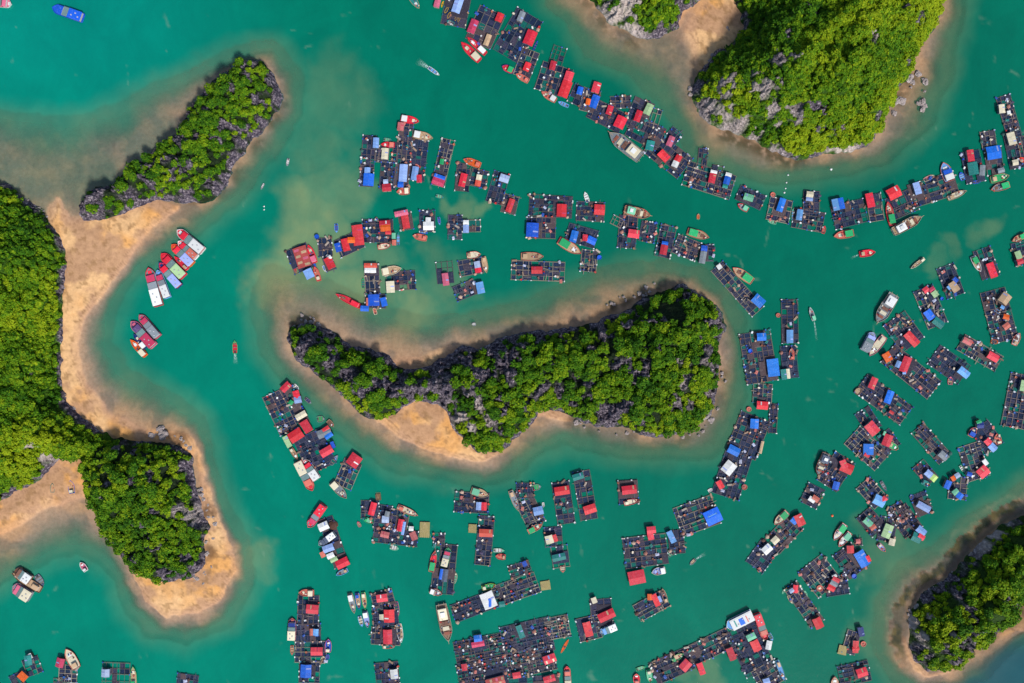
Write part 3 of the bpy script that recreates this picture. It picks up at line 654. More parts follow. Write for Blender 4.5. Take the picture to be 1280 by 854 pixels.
DATA = """
Z 500 0 5.81
R 4 3 385 190 430 -40 180 2 | raft with yellow kayaks at the top edge
H lavender 400 90 440 -30 62
H pink 262 52 280 -20 42
R 5 4 675 80 565 320 195 2 | raft beside two red-decked boats near the top
H rose 548 145 510 240 55
H red 735 95 710 155 50
H tan 650 250 620 330 38
R 7 5 945 110 765 410 210 3 | large dark raft with one square red roof near the top
H grey 895 85 865 155 42
H red 966 225 924 325 75
R 4 3 955 370 880 560 125 2 | small raft with a red hut, tied below the square-roofed raft
H red 935 455 910 515 45
R 4 3 1165 345 1125 470 95 0 | small bare raft at the end of the upper chain
H red 1118 445 1102 510 42
R 5 6 1150 480 1085 680 225 2 | raft carrying the largest red roof of the upper chain
H red 1238 520 1215 590 60
H red 1220 590 1178 705 72
B c yellow yellow - - 300 50 315 5 13 | yellow kayak closest to the pink roof
B c yellow yellow - - 325 92 350 48 20 | second yellow kayak from the pink roof
B c yellow yellow - - 345 130 365 88 18 | middle yellow kayak beside the raft's planks
B c yellow yellow - - 400 148 415 105 15 | yellow kayak, inner one of the pair by the green cage
B c yellow yellow - - 420 156 438 112 15 | yellow kayak, outer one of the pair by the green cage
B c red yellow - - 475 52 500 12 20 | red and yellow kayak beyond the lavender roof
B k teal white - - 392 176 340 150 32 | small white and teal boat below the yellow kayaks
B f tan teal tan - 60 -50 140 62 50 | tan boat with a green deck cut by the top edge
B f red red white - 622 392 490 272 48 | white-cabined boat with pink deck, inner of two moored together
B f red red cream - 578 442 445 308 62 | red boat with pale yellow stern, outer of two moored together
B f navy red - green 825 520 740 480 58 | dark boat under a bright green tarp
B f salmon salmon - - 932 592 842 538 45 | small salmon boat next to the green-tarped boat
B k blue navy - - 970 362 1002 292 16 | narrow blue boat along the square-roofed raft
B f salmon salmon white - 1132 732 1028 668 52 | orange-red boat with a white stern at the largest red roof
B k sky sky - - 1225 772 1148 738 30 | light blue boat below the largest red roof
B k white sky - - 205 488 285 545 28 | small white speedboat running with a short wake in the upper channel
W 200 488 120 440 60
Z 660 40 5.81
R 4 3 315 440 440 500 140 1 | raft with a small deep blue roof beside the largest red roof
H blue 385 400 370 455 40
R 4 4 470 420 430 580 120 2 | raft with orange, blue and red roofs in the upper chain
H red 508 365 485 440 56
H blue 500 460 466 550 55
H orange 442 485 432 530 32
R 7 4 455 550 690 670 150 3 | raft with two red roofs above the big wooden ship
H red 605 535 583 600 42
H red 690 615 652 695 75
R 4 3 600 515 745 510 85 3 | raft of blue litter behind the two red roofs
R 5 4 850 500 765 700 150 2 | raft with a red and a pale green roof
H red 815 572 786 650 45
H palegreen 893 525 857 600 52
R 4 3 930 560 890 690 95 0 | bare raft beside the pale green roof
Z 640 0 3.99
R 6 4 590 620 740 700 120 2 | teal-netted raft behind the big wooden ship
B s weathered grey cream - 640 790 485 665 74 | big old wooden ship with a pale deckhouse
Z 800 150 5.81
R 8 5 55 145 325 355 185 2 | raft with red, pink and half white roofs and a teal shelter
H pink 237 120 207 190 44
H red 143 232 202 292 58
H red 290 258 266 300 45
H white 266 300 247 342 45
H teal 82 150 66 220 58
R 4 3 275 80 190 180 95 2 | small raft off the beach of the large green island
R 11 5 330 385 670 495 180 2 | long raft with a striped red and a striped blue roof
H white 539 366 534 388 48
H red 534 388 518 458 48
H white 648 384 640 412 45
H blue 640 412 624 468 45
H teal 624 468 617 494 38
R 4 2 460 210 448 345 65 1 | narrow stub raft behind the striped roofs
R 2 1 520 355 600 372 58 0 | two-cell frame behind the striped red roof
R 5 3 710 525 890 605 110 3 | raft with a mint roof in the middle of the upper chain
H mint 755 552 823 573 50
B f red grey - mint 783 655 710 612 45 | red boat with a mint deck under the mint roof raft
R 5 4 930 640 1090 675 165 2 | raft with one deep blue roof below the line of buoys
H blue 1042 570 1010 665 46
B k mint mint - - 992 748 928 730 30 | mint green boat under the deep blue roof raft
T basin 962 545 36 | round salmon basin beside the deep blue roof
T buoy 1075 400 12 | white buoy, farthest from the rafts in the buoy line
T buoy 1063 455 12 | white buoy, second in the buoy line
T buoy 1057 497 11 | white buoy, third in the buoy line
T buoy 1048 528 14 | white buoy, nearest to the deep blue roof in the buoy line
B k tan orange - - 424 720 426 680 24 | tiny orange rowing boat alone in the channel
Z 960 180 5.81
R 4 3 315 345 310 505 115 2 | raft with a half cream, half lavender roof
H cream 308 345 303 388 50
H lavender 303 388 300 414 50
R 6 4 180 535 400 575 140 2 | raft with a sky blue roof, end of the buoy line group
H sky 236 476 224 554 42
B k red salmon - - 402 650 415 595 26 | small red boat at the end of the sky blue roof raft
B k mint sky - - 180 555 184 465 16 | thin mint boat beside the sky blue roof
R 7 5 470 540 705 480 170 2 | raft of pale square cages with a two-blue roof
H sky 470 446 515 436 85
H blue 515 436 553 428 82
R 4 2 760 365 790 560 105 2 | narrow raft with a bright red roof beside the pale square cages
H red 733 358 755 460 55
B k green mint - - 800 395 795 442 20 | small green boat beside the bright red roof
B f salmon salmon - green 622 645 478 672 62 | salmon boat with a round blue cover and green patch
R 6 4 880 480 1060 400 165 2 | raft with a big tilted red roof above the cream barge
H red 898 318 936 392 95
B f red salmon - green 905 592 868 420 58 | red boat with a round green cover beside the cream barge
B s weathered tan white - 905 640 1110 530 78 | cream barge with a white cabin and an open hold
B f red red - - 665 802 778 785 52 | red boat running alone in mid channel
W 660 805 600 830 20
T buoy 458 185 16 | white float drifting off the large green island
Z 1060 100 5.81
R 8 5 450 850 780 745 170 2 | raft with a tilted lavender roof, teal nets and a tan boat
H lavender 490 745 515 830 48
B f salmon sky white blue 740 735 690 600 85 | salmon boat with white and blue covers above the teal nets
B k cream pink - - 555 728 628 692 34 | pale pink boat between lavender roof and blue-covered boat
B f tan cream - - 725 862 858 805 45 | tan boat moored across the foot of the teal nets
R 4 3 880 520 925 745 135 2 | raft with a teal roof and a red roof side by side
H red 885 508 898 592 48
H teal 900 598 915 690 72
H grey 982 618 976 695 40
B k blue sky - - 842 728 818 668 42 | blue boat beside the teal roof
B k blue blue - - 912 745 968 735 26 | blue boat across the foot of the teal roof raft
R 4 3 1005 375 1025 500 105 2 | small raft above the wide azure roof
R 5 3 1045 490 1070 690 120 1 | raft under the wide azure roof
H azure 1010 535 1112 518 95
H grey 1090 662 1138 650 36
B f tan green - - 1035 728 1168 695 62 | tan boat with a green deck under the azure roof raft
B f salmon grey - green 1172 758 1038 798 58 | salmon boat with a green cover, outermost under the azure roof raft
R 9 3 1120 120 1195 370 105 2 | raft with cream roofs in the upper corner chain
H cream 1115 178 1121 242 42
H white 1160 238 1185 232 26
R 6 4 1185 380 1240 640 130 2 | raft with a tall cream roof in the upper corner chain
H cream 1178 382 1202 470 58
H cream 1210 580 1218 620 42
R 5 3 1262 410 1305 600 90 1 | raft cut by the side edge below the corner chain
B f orange red - - 1300 590 1240 570 34 | orange boat between the corner chain rafts
Z 430 130 5.81
R 11 3 188 232 160 600 95 2 | raft with a deep blue roof under a small lavender one
H lavender 170 460 168 505 42
H blue 182 505 175 595 76
H lavender 234 245 230 320 42
R 5 2 262 330 250 425 50 1 | small raft beside the cream roof in the five-strip cluster
R 6 4 330 430 315 620 115 2 | raft with a round-shouldered red roof and lavender lean-to
H lavender 302 548 304 580 36
H red 308 580 312 636 64
R 1 4 295 310 285 420 70 0 | single strip raft under the cream roof
H cream 300 320 293 402 48
B f red red salmon - 368 300 268 295 45 | red-roofed boat behind the cream roof
B k teal mint - - 285 256 350 264 30 | teal boat behind the red-roofed boat
R 6 1 385 280 365 430 42 2 | slim walkway raft hugging the tallest strip raft
R 14 3 458 130 415 610 100 2 | tallest strip raft with a long lavender roof and salmon roof
H salmon 416 135 408 195 46
H lavender 434 437 425 565 58
H blue 412 565 410 605 42
B f salmon salmon cream - 475 632 382 640 55 | salmon boat at the foot of the tallest strip raft
B k salmon cream - - 460 618 470 585 30 | small salmon boat tucked at the foot of the blue roof
R 8 3 560 265 525 560 110 3 | strip raft with a lavender and a red roof below the tan boat
H lavender 522 455 506 555 46
H red 545 515 547 572 38
B f red red white - 412 105 545 128 58 | red boat with white stern at the head of the tallest strip raft
B f tan tan white - 503 218 645 250 64 | tan boat with a white stern beside the tallest strip raft
R 10 3 760 260 682 595 95 2 | slanted strip raft with a half blue, half rose roof
H blue 655 518 733 545 34
H rose 643 550 727 582 52
H green 714 400 708 440 30
R 5 3 875 435 855 635 100 2 | raft with a long scarlet roof below a salmon boat
H red 875 505 852 600 48
R 4 3 995 480 965 605 120 2 | raft with a half cream, half red roof beside the scarlet roof
H cream 985 515 977 555 40
H salmon 977 555 968 598 42
B f salmon orange - - 992 448 868 402 55 | salmon boat across the head of the scarlet roof raft
R 6 4 1150 500 1085 720 115 2 | raft with a lavender roof at the end of the middle row
H lavender 1132 530 1198 552 55
R 3 3 1222 665 1190 795 105 2 | square raft with a narrow red roof, end of the middle row
H red 1224 690 1190 785 42
B k teal mint - - 665 665 726 680 30 | small teal boat floating free below the slanted strip raft
Z 350 240 5.81
R 4 4 115 400 185 570 160 1 | raft under the big red patched roof off the island tip
H patched 135 400 182 545 100
H lavender 180 608 238 580 70
B f red red pink - 255 515 205 385 50 | red boat alongside the big patched roof
B f red salmon - - 285 645 250 542 42 | red boat below the big patched roof
B k salmon red - - 92 515 118 590 24 | thin salmon boat on the shore side of the patched roof
R 3 3 325 335 335 470 100 3 | grey littered raft next to the big patched roof
R 3 2 340 470 375 570 70 1 | small raft with a red and white roof near the patched roof
H red 342 478 380 555 58
H white 352 465 368 488 30
T tank 272 328 34 | blue square tank beside the grey littered raft
B k white sky - - 312 535 328 580 18 | short white boat beside the red and white roof
B k sky blue - - 407 230 410 296 30 | blue boat alone above the blue and orange roofs
R 5 3 420 420 590 340 130 2 | raft with blue, orange and tall red roofs
H blue 412 372 430 435 42
H red 465 340 488 430 50
H orange 492 350 545 350 42
H red 556 240 575 388 76
R 7 5 600 285 820 285 165 3 | raft with a red roof and orange tarpaulin
H red 722 238 800 232 55
H orange 730 258 803 255 62
H red 765 296 808 296 25
B f red cream - - 710 402 802 388 45 | red boat with a cream deck under the orange tarpaulin
H mint 826 298 826 342 28
H salmon 828 348 828 388 30
B k teal sky - - 858 388 858 292 26 | teal blue boat beside the orange tarpaulin raft
R 3 3 905 155 925 275 95 1 | small raft under an L-shaped pink and red roof
H pink 833 165 930 145 38
H red 902 165 920 266 52
R 4 4 1070 135 1070 290 110 3 | raft with a white cross-shaped roof
H white 1077 185 1076 228 38
H white 1040 248 1118 246 62
H red 1078 220 1078 272 30
B f salmon salmon - - 1066 340 965 318 50 | salmon boat with a long boom near the cross-shaped roof
B k sky blue - - 1152 182 1160 240 22 | blue boat beside the cross-shaped roof
B k blue sky - - 1012 285 1075 300 24 | blue boat tucked under the cross-shaped roof raft
R 5 3 665 525 675 740 105 3 | raft of brown boards with a white roof and blue houses below
H salmon 610 535 705 535 35
H white 614 570 698 570 36
B k green teal - - 603 698 603 625 26 | dark green boat beside the brown boards raft
R 7 4 775 650 985 640 135 2 | raft with a cream roof and a cream boat
H cream 798 648 804 732 60
B f cream tan cream - 740 585 882 555 66 | cream boat moored above the cream roof
R 4 3 620 790 770 795 100 2 | raft of blue houses on the shallows north of the long island
H blue 680 745 682 828 82
H salmon 637 770 637 828 24
H blue 745 768 762 830 42
H blue 585 846 645 848 40
B f red red red - 582 832 405 742 46 | long red-covered boat aground beside the blue houses
B k cream salmon - - 695 890 680 835 28 | small salmon boat on the sand below the blue houses
Z 530 240 5.81
R 5 3 228 170 225 345 100 3 | raft with a white and lavender roof and brown nets
R 3 2 280 248 410 248 85 1 | small annexe raft with a brown tarp
H white 305 205 305 240 42
H lavender 305 240 305 298 42
R 4 3 145 508 160 665 118 0 | open frame raft with one pink roof
H pink 150 590 162 680 46
R 4 3 255 560 425 530 115 2 | raft with a half lavender, half red roof between two boats
H lavender 365 532 408 524 48
H red 370 568 415 560 46
B f salmon cream - - 312 462 412 452 52 | salmon boat heaped with cream baskets
B f tan tan - - 432 470 455 590 42 | tan boat beside the half lavender, half red roof
R 5 4 225 745 375 685 110 2 | tilted raft with a sky blue roof near the long island
H sky 400 655 418 738 55
R 10 4 635 568 1020 582 138 2 | wide rectangular raft with one small red roof
H red 780 568 860 568 52
B f salmon tan - - 705 468 868 470 64 | salmon boat moored to the wide rectangular raft
R 9 5 765 95 1075 115 155 2 | raft with one red roof at the head of the middle group
H red 1002 88 998 180 70
R 6 4 745 260 955 265 150 2 | raft with a large square blue roof in the middle group
H blue 790 225 785 328 88
R 6 4 1040 290 1250 350 130 2 | raft with two blue roofs and a red patch
H blue 1100 283 1078 365 50
H red 1172 310 1168 358 36
H blue 1188 338 1248 366 52
B f red tan - green 978 350 1140 448 74 | boat with a green forward deck and red stern by two blue roofs
R 5 4 1205 425 1190 580 115 2 | dark raft above the reef north of the long island
T tank 1272 478 34 | blue round tank at the corner of the dark raft
Z 700 220 5.81
R 7 4 120 255 320 265 138 2 | raft with a red roof next to a white skiff
H red 290 207 285 282 76
B k white white - - 205 190 180 116 32 | plain white skiff lying off the red roof raft
B s salmon tan mint - 468 245 655 292 76 | salmon wooden ship with a mint deckhouse
R 6 4 500 290 480 525 130 2 | raft with a red roof under the salmon wooden ship
H red 495 415 575 426 60
R 5 4 650 335 625 480 110 3 | raft dotted with white floats beside the salmon ship
R 3 2 378 315 450 350 65 0 | thin empty frame beside the salmon ship
R 6 4 790 362 740 590 112 1 | raft with a half blue, half scarlet roof
H blue 765 475 761 502 45
H red 761 502 747 572 50
R 6 5 835 490 1000 555 140 2 | raft of tangled nets under the green-decked boat
B f salmon tan - green 925 402 1082 448 66 | salmon boat with a green stern deck in the middle row
R 3 3 1010 560 1112 560 120 3 | small raft with a grey and blue roof at the bend
H blue 1050 505 1046 548 45
H grey 1046 548 1030 636 45
Z 860 310 5.81
R 13 3 208 132 505 462 112 1 | slanting ladder raft with a large azure roof
H azure 480 355 546 413 72
H white 218 122 238 152 34
B f salmon tan - green 468 245 325 145 68 | salmon boat moored to the slanting ladder raft
R 9 3 735 375 740 690 118 1 | upright rectangular raft with a light blue roof
H sky 742 595 742 690 48
T basin 652 490 32 | brown basin floating beside the upright rectangular raft
B f white grey mint - 915 528 885 432 32 | mint speedboat leaving a white wake
W 918 535 935 680 20
Z 860 400 5.81
R 10 6 480 88 540 452 225 2 | very wide raft with small and large blue roofs
H blue 500 125 567 122 56
H azure 613 283 628 410 84
T tank 446 226 32 | small blue tank in the very wide raft
R 6 3 725 190 745 420 112 2 | raft with a half teal, half cream roof
H teal 692 358 702 434 42
H cream 724 355 732 425 24
B f salmon salmon - - 755 290 752 205 42 | short salmon boat at the head of the teal and cream roof
R 4 4 542 465 535 600 135 1 | raft of dark cages above a red roof at the bend
H red 500 618 582 625 58
R 6 2 622 610 610 820 58 1 | narrow two-row raft at the outer side of the bend
T basin 440 648 36 | round salmon basin by the red roof at the bend
Z 820 500 5.81
R 9 6 725 120 615 395 225 2 | broad raft with one small blue roof east of the long island
H blue 718 138 713 208 60
H blue 528 348 606 388 62
R 8 6 600 395 500 700 200 2 | broad raft with a large white square roof
H white 497 468 562 520 92
H red 450 588 482 642 42
H tan 778 300 758 390 20
T basin 640 632 40 | pink basin at the edge of the white square roof raft
Z 700 580 5.81
R 9 6 855 425 1130 325 215 2 | broad raft with the biggest blue roof, marked with a pale bar
H bigblue 1058 408 1165 358 105
B k white white - - 1078 200 1108 182 24 | little white boat behind the biggest blue roof
R 6 3 835 480 855 650 110 2 | raft with a sky blue roof next to the biggest blue roof raft
H sky 790 490 830 572 42
B k teal mint - - 785 672 842 632 32 | mint boat below the sky blue roof
R 8 6 465 650 775 610 220 2 | raft with a stepped red roof and a big red roof
H red 660 455 665 505 64
H red 655 505 665 552 44
B f cream lavender white - 765 768 665 790 58 | cream boat with purple tarps moored by the big red roof
R 4 3 490 118 500 290 140 2 | square raft with a wide red roof, alone in open water
H red 450 195 555 182 62
B f red cream - - 465 288 572 262 42 | red and cream boat below the wide red roof
B k grey tan - - 985 695 945 735 26 | small grey boat under way with a faint wake
W 990 688 1060 650 30
Z 760 710 5.82
H red 150 82 268 58 98
R 6 4 208 330 420 215 128 2 | raft with an orange, a red and a lavender roof
H orange 305 190 305 235 36
H red 328 192 366 276 40
H lavender 368 204 386 246 20
B f tan brown - - 425 250 395 150 34 | brown boat beside the orange and red roofs
R 9 5 330 770 600 650 170 3 | raft with two crimson roofs in the lower chain
H red 540 690 590 735 78
H red 662 692 692 775 44
R 8 4 600 640 890 500 150 3 | raft with one crimson roof below orange litter
H red 880 585 915 672 50
B f green tan - - 465 672 548 625 42 | green boat moored to the two crimson roofs
B k green mint - - 205 745 275 722 30 | green boat, topmost of three at the lower edge
B f salmon red - - 210 838 205 768 52 | salmon boat at the lower edge beside two green boats
B f green mint - - 295 740 310 838 45 | green boat nearest the crimson roofs, at the lower edge
B t white sky bluestriped - 1050 335 862 430 74 | white tour boat with a bright blue patch on its roof
B t red salmon red - 1078 330 1150 520 50 | red boat with a grey middle beside the white tour boat
R 11 6 960 430 1110 750 225 2 | broad raft with a half mint, half red roof
H mint 1012 518 1072 488 46
H red 1057 528 1092 602 62
H white 1152 560 1192 568 66
B k sky teal - - 1172 478 1200 530 28 | light blue boat behind the white square hut
R 5 4 1080 830 1250 730 170 2 | raft at the lower edge with a lavender roof
H lavender 1130 835 1178 820 44
B f teal sky - - 1228 670 1290 830 38 | teal and grey boat beside the lower edge raft
Z 530 570 5.81
R 7 4 222 330 470 345 145 3 | raft with a half lavender, half red square roof south of the sand
H lavender 378 364 416 366 58
H red 416 366 455 368 58
B f tan tan - mint 342 248 470 290 62 | tan boat with a mint stern deck south of the sand
R 10 3 458 435 425 790 112 3 | tall raft with a salmon roof and brown net tray
H salmon 400 558 498 562 56
H bed 322 532 380 535 62
B k mint white - - 503 688 585 690 34 | mint and white boat, upper of a pair
B f red salmon - - 592 735 520 728 44 | red boat, lower of a pair with the mint one
R 5 3 670 250 800 250 110 3 | cluttered raft between two green-decked boats
R 6 4 720 300 820 500 140 3 | cluttered raft with a lavender roof, white drums around it
H lavender 795 408 865 392 60
B f tan grey - - 628 252 688 400 44 | tan boat along the cluttered raft
B f salmon salmon - green 755 552 858 498 46 | salmon boat with a bright green bow below the cluttered raft
B k grey green - - 785 235 850 222 46 | grey green boat at the head of the cluttered raft
B k white white - - 865 340 869 374 18 | tiny white boat near the lavender roof
R 8 3 990 188 1035 490 125 2 | ladder raft with a wide red roof at its upper end
H red 948 262 1056 246 62
R 9 3 1140 110 1200 460 122 1 | ladder raft with a teal tarp above and a red roof below
H teal 1080 162 1158 138 46
H red 1163 402 1248 374 62
R 4 3 935 515 945 660 125 1 | square raft with a half cream, half red roof
H cream 883 615 938 600 60
H red 938 602 966 592 52
R 4 3 978 650 1000 808 120 0 | white framed raft with a teal roof
H teal 932 748 1028 726 50
B k salmon cream - - 1005 800 1010 848 38 | small salmon boat under the white framed raft
R 3 2 112 560 108 650 80 3 | small littered raft above two long grey boats
R 6 4 165 640 130 1000 160 2 | raft between a salmon boat and a grey green boat
B f salmon red - green 52 842 82 688 50 | salmon boat with a green stern beside two long roofs
B t green grey - - 145 800 180 665 44 | long grey green boat lying on its raft
Z 530 700 5.545
H blue 125 62 112 135 20
H slate 150 65 138 152 40
B k cream mint - - 202 162 222 90 36 | mint and white boat beside the slate roof
B f salmon grey white - 40 210 125 238 46 | salmon boat with a pale grey stern below the slate roof
B s weathered wood cream - 120 305 172 560 88 | long pale ship with a cream deckhouse, bow pointing down
R 10 4 200 375 490 265 125 3 | slanting raft crowded with litter beside the long cream ship
R 10 5 490 255 785 150 145 2 | slanting raft ending in a straw-coloured bed
R 5 3 595 85 735 40 85 2 | small dark raft joined behind the slanting raft
H white 425 228 468 332 92
H blue 448 268 462 324 52
H teal 520 312 560 305 38
B f olive green - - 402 198 498 172 42 | olive yellow boat behind the white and blue roof
H bed 810 190 876 180 62
H blue 690 12 705 45 30
R 15 9 220 665 545 600 195 2 | dark raft with a blue roof above a pink one
H blue 346 548 402 540 46
H rose 330 594 418 578 38
R 15 10 548 580 885 505 230 2 | dark raft with a slender teal roof
H teal 652 455 684 540 40
R 8 7 845 480 1005 450 150 1 | bare dark raft at the corner of the big raft field
R 15 8 240 820 570 755 180 2 | dark raft with a tiny red hut
H red 276 722 282 768 38
R 15 8 580 740 905 670 170 2 | dark raft with a white and red striped hut
H stripedred 830 702 912 672 58
R 12 6 260 950 940 890 200 2 | dark raft at the lower edge with a large pink striped roof
H patched 430 862 560 828 56
H red 615 808 670 798 42
H red 830 838 908 815 45
B c orange orange - - 950 648 1002 555 20 | orange canoe off the corner of the big raft field
B t red salmon - - 1000 900 990 735 40 | red boat at the lower corner of the big raft field
Z 690 700 5.545
R 5 4 180 490 330 455 160 1 | square raft with a narrow crimson roof
H red 236 432 262 530 54
R 4 3 335 270 350 460 145 2 | raft with a wide crimson roof and pale boat
H red 325 412 432 362 62
H cream 285 262 300 300 36
B t grey sky white - 445 455 330 505 44 | pale blue and white boat below the wide crimson roof
Z 310 450 5.81
R 9 7 215 225 345 500 235 3 | large raft with scattered red, green and cream roofs
H red 302 170 247 224 48
H red 342 224 358 280 46
H lavender 335 295 388 285 48
H green 300 300 325 318 32
H cream 350 425 422 383 44
B k white white - - 332 180 368 215 26 | white boat beside the scattered roofs raft
B k grey navy - - 415 278 458 318 28 | grey boat at the shore side of the scattered roofs raft
R 8 6 430 540 545 790 215 3 | large raft with the longest red roof on the near side
H red 398 445 446 523 62
H palegreen 264 555 305 633 38
H red 304 576 392 520 78
H grey 505 550 600 510 60
H red 545 520 590 490 38
H blue 562 568 612 532 34
H red 530 688 612 640 58
H blue 605 595 625 640 26
B k grey sky - - 600 762 652 692 34 | grey boat rounding the shore corner of the longest roof raft
B f tan brown - - 580 440 622 485 36 | brown boat beside the blue and grey roofs
B k grey green - - 500 432 556 428 48 | green-grey boat above the brown boat
B f brown tan - - 310 640 362 725 38 | brown boat end-on to the two tour boats
B t red salmon cream - 362 735 470 950 56 | tour boat with a red bow, red roof and cream middle
B t white red white - 505 866 408 725 54 | white tour boat beside the one with a red bow
Z 350 580 5.81
R 5 4 535 -20 455 165 130 1 | square raft of purple cages with a red end roof
H red 565 -62 513 12 88
B f tan grey cream - 375 130 485 250 64 | tan boat with cream stern at the purple cages
B t red grey red - 322 298 205 460 52 | red boat with a grey foredeck at the head of a boat row
R 8 2 330 390 450 740 105 2 | row raft crowded with boats and small roofs
H white 280 470 348 440 58
B t grey slate white - 400 505 282 590 42 | long slate boat lying across the row raft
H lavender 312 628 388 600 52
H salmon 300 640 318 678 34
H white 342 678 392 655 38
H palegreen 365 708 415 685 32
H red 410 742 496 700 64
B f sky grey - - 492 768 408 808 38 | pale blue boat at the foot of the row raft
T netpile 390 445 52 | dark brown heap of nets beside the row raft
R 4 3 590 330 720 330 130 3 | raft with a bright red roof under a bamboo fan
H red 685 280 660 372 44
T netframe 715 240 60 | bamboo net frame reaching out from the bright red roof
R 4 3 760 300 735 470 115 2 | raft with a lavender roof amid the crowded group
H lavender 740 402 792 405 50
H grey 762 360 795 368 40
R 4 3 810 400 930 420 150 3 | raft with a red and lavender roof in the crowded group
H red 884 403 868 490 44
H lavender 905 420 888 515 22
R 9 3 680 510 1000 545 110 3 | crowded raft with a low salmon roof
H salmon 730 508 792 522 44
H white 935 470 970 472 34
H salmon 958 495 982 552 46
H bed 1050 428 1046 540 72
B f salmon cream - - 855 310 1002 375 46 | pointed salmon boat at the edge of the crowded group
B k mint white - - 798 605 862 618 38 | mint boat below the crowded group
B f green mint - - 615 400 678 430 40 | green boat at the side of the crowded group
B k pink tan - - 582 458 563 420 24 | tiny pink boat off the crowded group
B k blue sky - - 875 382 922 390 30 | blue boat between the pointed salmon boat and red roof
Z 340 700 5.545
R 6 4 257 245 250 450 145 1 | raft with a square red roof at the top of the lower column
H red 238 338 322 345 62
B f salmon salmon cream - 290 228 185 228 52 | salmon boat across the top of the lower column
R 5 3 165 505 340 500 125 2 | raft with a lavender and salmon hut in the lower column
H sky 285 500 322 502 46
H salmon 262 500 284 500 48
R 6 4 160 635 375 635 145 1 | raft with a wide red roof in the lower column
H red 268 636 350 636 56
B t salmon navy cream - 138 553 142 402 48 | salmon boat with a long cream roof along the lower column
B f pink blue - - 388 640 392 548 48 | pink and blue boat along the wide red roof
B k blue blue - - 382 690 388 655 28 | blue boat under the pink and blue boat
B k cream tan - - 352 720 355 668 36 | cream boat below the wide red roof
B k salmon tan - - 138 595 138 662 26 | small salmon boat off the lower column
R 4 4 190 770 330 775 150 2 | raft with a square blue roof at the foot of the lower column
H blue 235 728 232 818 74
R 6 4 755 215 790 340 150 3 | raft beside three long beached-together boats
H red 725 270 800 260 52
R 5 4 700 400 875 385 130 3 | raft with the square crimson roof and cream porch
H red 776 390 848 388 88
H cream 744 396 774 395 38
R 6 3 690 520 890 530 120 2 | raft with an upright crimson roof
H red 800 484 802 582 62
B f tan grey white - 540 232 572 370 42 | tan boat, outermost of three side by side
B f blue tan - - 590 230 605 342 38 | boat with a blue tarp, middle of three side by side
B f green tan - - 632 224 648 345 38 | green boat, innermost of three side by side
B k sky cream - - 605 392 625 465 32 | pale boat with a round bow, lower pair outer
B f grey lavender white - 645 355 665 470 42 | grey boat with a white awning, lower pair inner
B k pink navy - - 858 292 872 395 34 | dark pink boat near the square crimson roof
B k white tan - - 880 445 895 575 42 | pale boat beside the upright crimson roof
B f salmon teal - - 768 600 852 598 34 | salmon and teal boat under the upright crimson roof
R 5 4 720 790 880 775 150 3 | cluttered raft with a white square roof at the lower edge
H white 842 760 850 825 52
Z 1000 450 5.81
R 12 5 440 170 765 405 160 2 | long slanted raft with an azure roof and olive frames
H red 546 130 512 208 48
H azure 665 225 632 315 50
H red 650 372 680 392 22
B f brown tan - - 405 245 440 205 45 | brown boat at the corner of the long slanted raft
R 5 4 445 365 540 510 118 1 | raft with a large tilted scarlet roof
H red 495 462 556 534 76
R 8 5 375 545 595 740 170 2 | raft with a crumpled blue tarpaulin roof
H blue 500 610 498 690 74
H red 470 680 505 700 30
R 3 3 600 530 680 640 110 1 | small raft with a tilted scarlet and mint roof
H mint 610 548 622 520 18
H red 652 545 620 625 62
B f tan green - - 645 610 712 648 50 | tan boat with green baskets beside the scarlet and mint roof
Z 920 540 5.81
R 6 5 790 185 655 390 165 3 | raft with a stepped crimson roof beside a wooden trawler
H red 770 205 795 262 46
H red 765 245 848 282 72
H blue 735 362 720 420 46
B s rust grey slate - 655 155 590 315 78 | rusty wooden trawler with a grey deckhouse
R 4 3 585 395 520 530 130 3 | small raft with a half white, half orange roof
H white 530 478 572 505 36
H salmon 555 470 598 500 40
B k green mint - - 622 490 632 435 24 | small bright green boat beside the half orange roof
R 6 4 920 370 1050 515 130 3 | raft with a blue and pink corner roof
H sky 1005 482 1080 520 72
H red 1060 478 1088 505 44
B k slate grey - - 1055 360 1095 430 26 | slate boat afloat beside the blue and pink corner roof
R 5 4 920 585 1035 720 130 2 | raft with a mint green roof tipped with red
H mint 935 635 985 680 46
H salmon 985 680 1005 708 46
T buoy 698 608 18 | small orange float alone between the rafts
Z 920 640 5.81
R 8 4 430 70 260 250 150 2 | raft with a blue and scarlet roof and a green-decked boat
H red 445 20 482 98 60
H blue 406 50 442 82 42
H cream 270 190 303 225 54
R 6 4 245 240 130 400 150 2 | raft with a white square roof at the chain's outer end
H white 207 250 246 293 70
B f salmon cream - green 372 0 278 92 60 | salmon boat with a green deck by the scarlet roof
B f salmon white - green 792 90 710 205 56 | salmon boat with a green patch, outer of two bow to bow
B f salmon white - mint 828 150 745 252 52 | salmon boat with a mint patch, inner of two bow to bow
R 7 6 535 370 680 555 215 2 | raft of fine cages with a purple net square
R 6 5 765 270 890 440 165 1 | raft with a wide blue roof ending in red
H blue 888 290 948 392 78
H red 952 320 972 362 30
H red 830 245 832 300 50
R 2 2 885 190 888 240 50 1 | tiny float with a salmon box by the two moored boats
H salmon 885 198 887 230 32
R 5 4 650 545 810 520 140 2 | raft with a long red and green striped roof
H red 734 478 718 508 56
H grey 718 505 702 535 56
H red 702 535 684 572 56
H white 712 458 722 478 34
T basin 605 552 46 | round cream basin at the foot of the fine cages
T tank 850 462 36 | blue tank beside the wide blue roof
R 11 3 390 530 590 810 110 3 | slanted narrow raft with mint canoes
H red 415 558 450 562 58
H lavender 395 560 412 585 34
H red 578 770 612 842 62
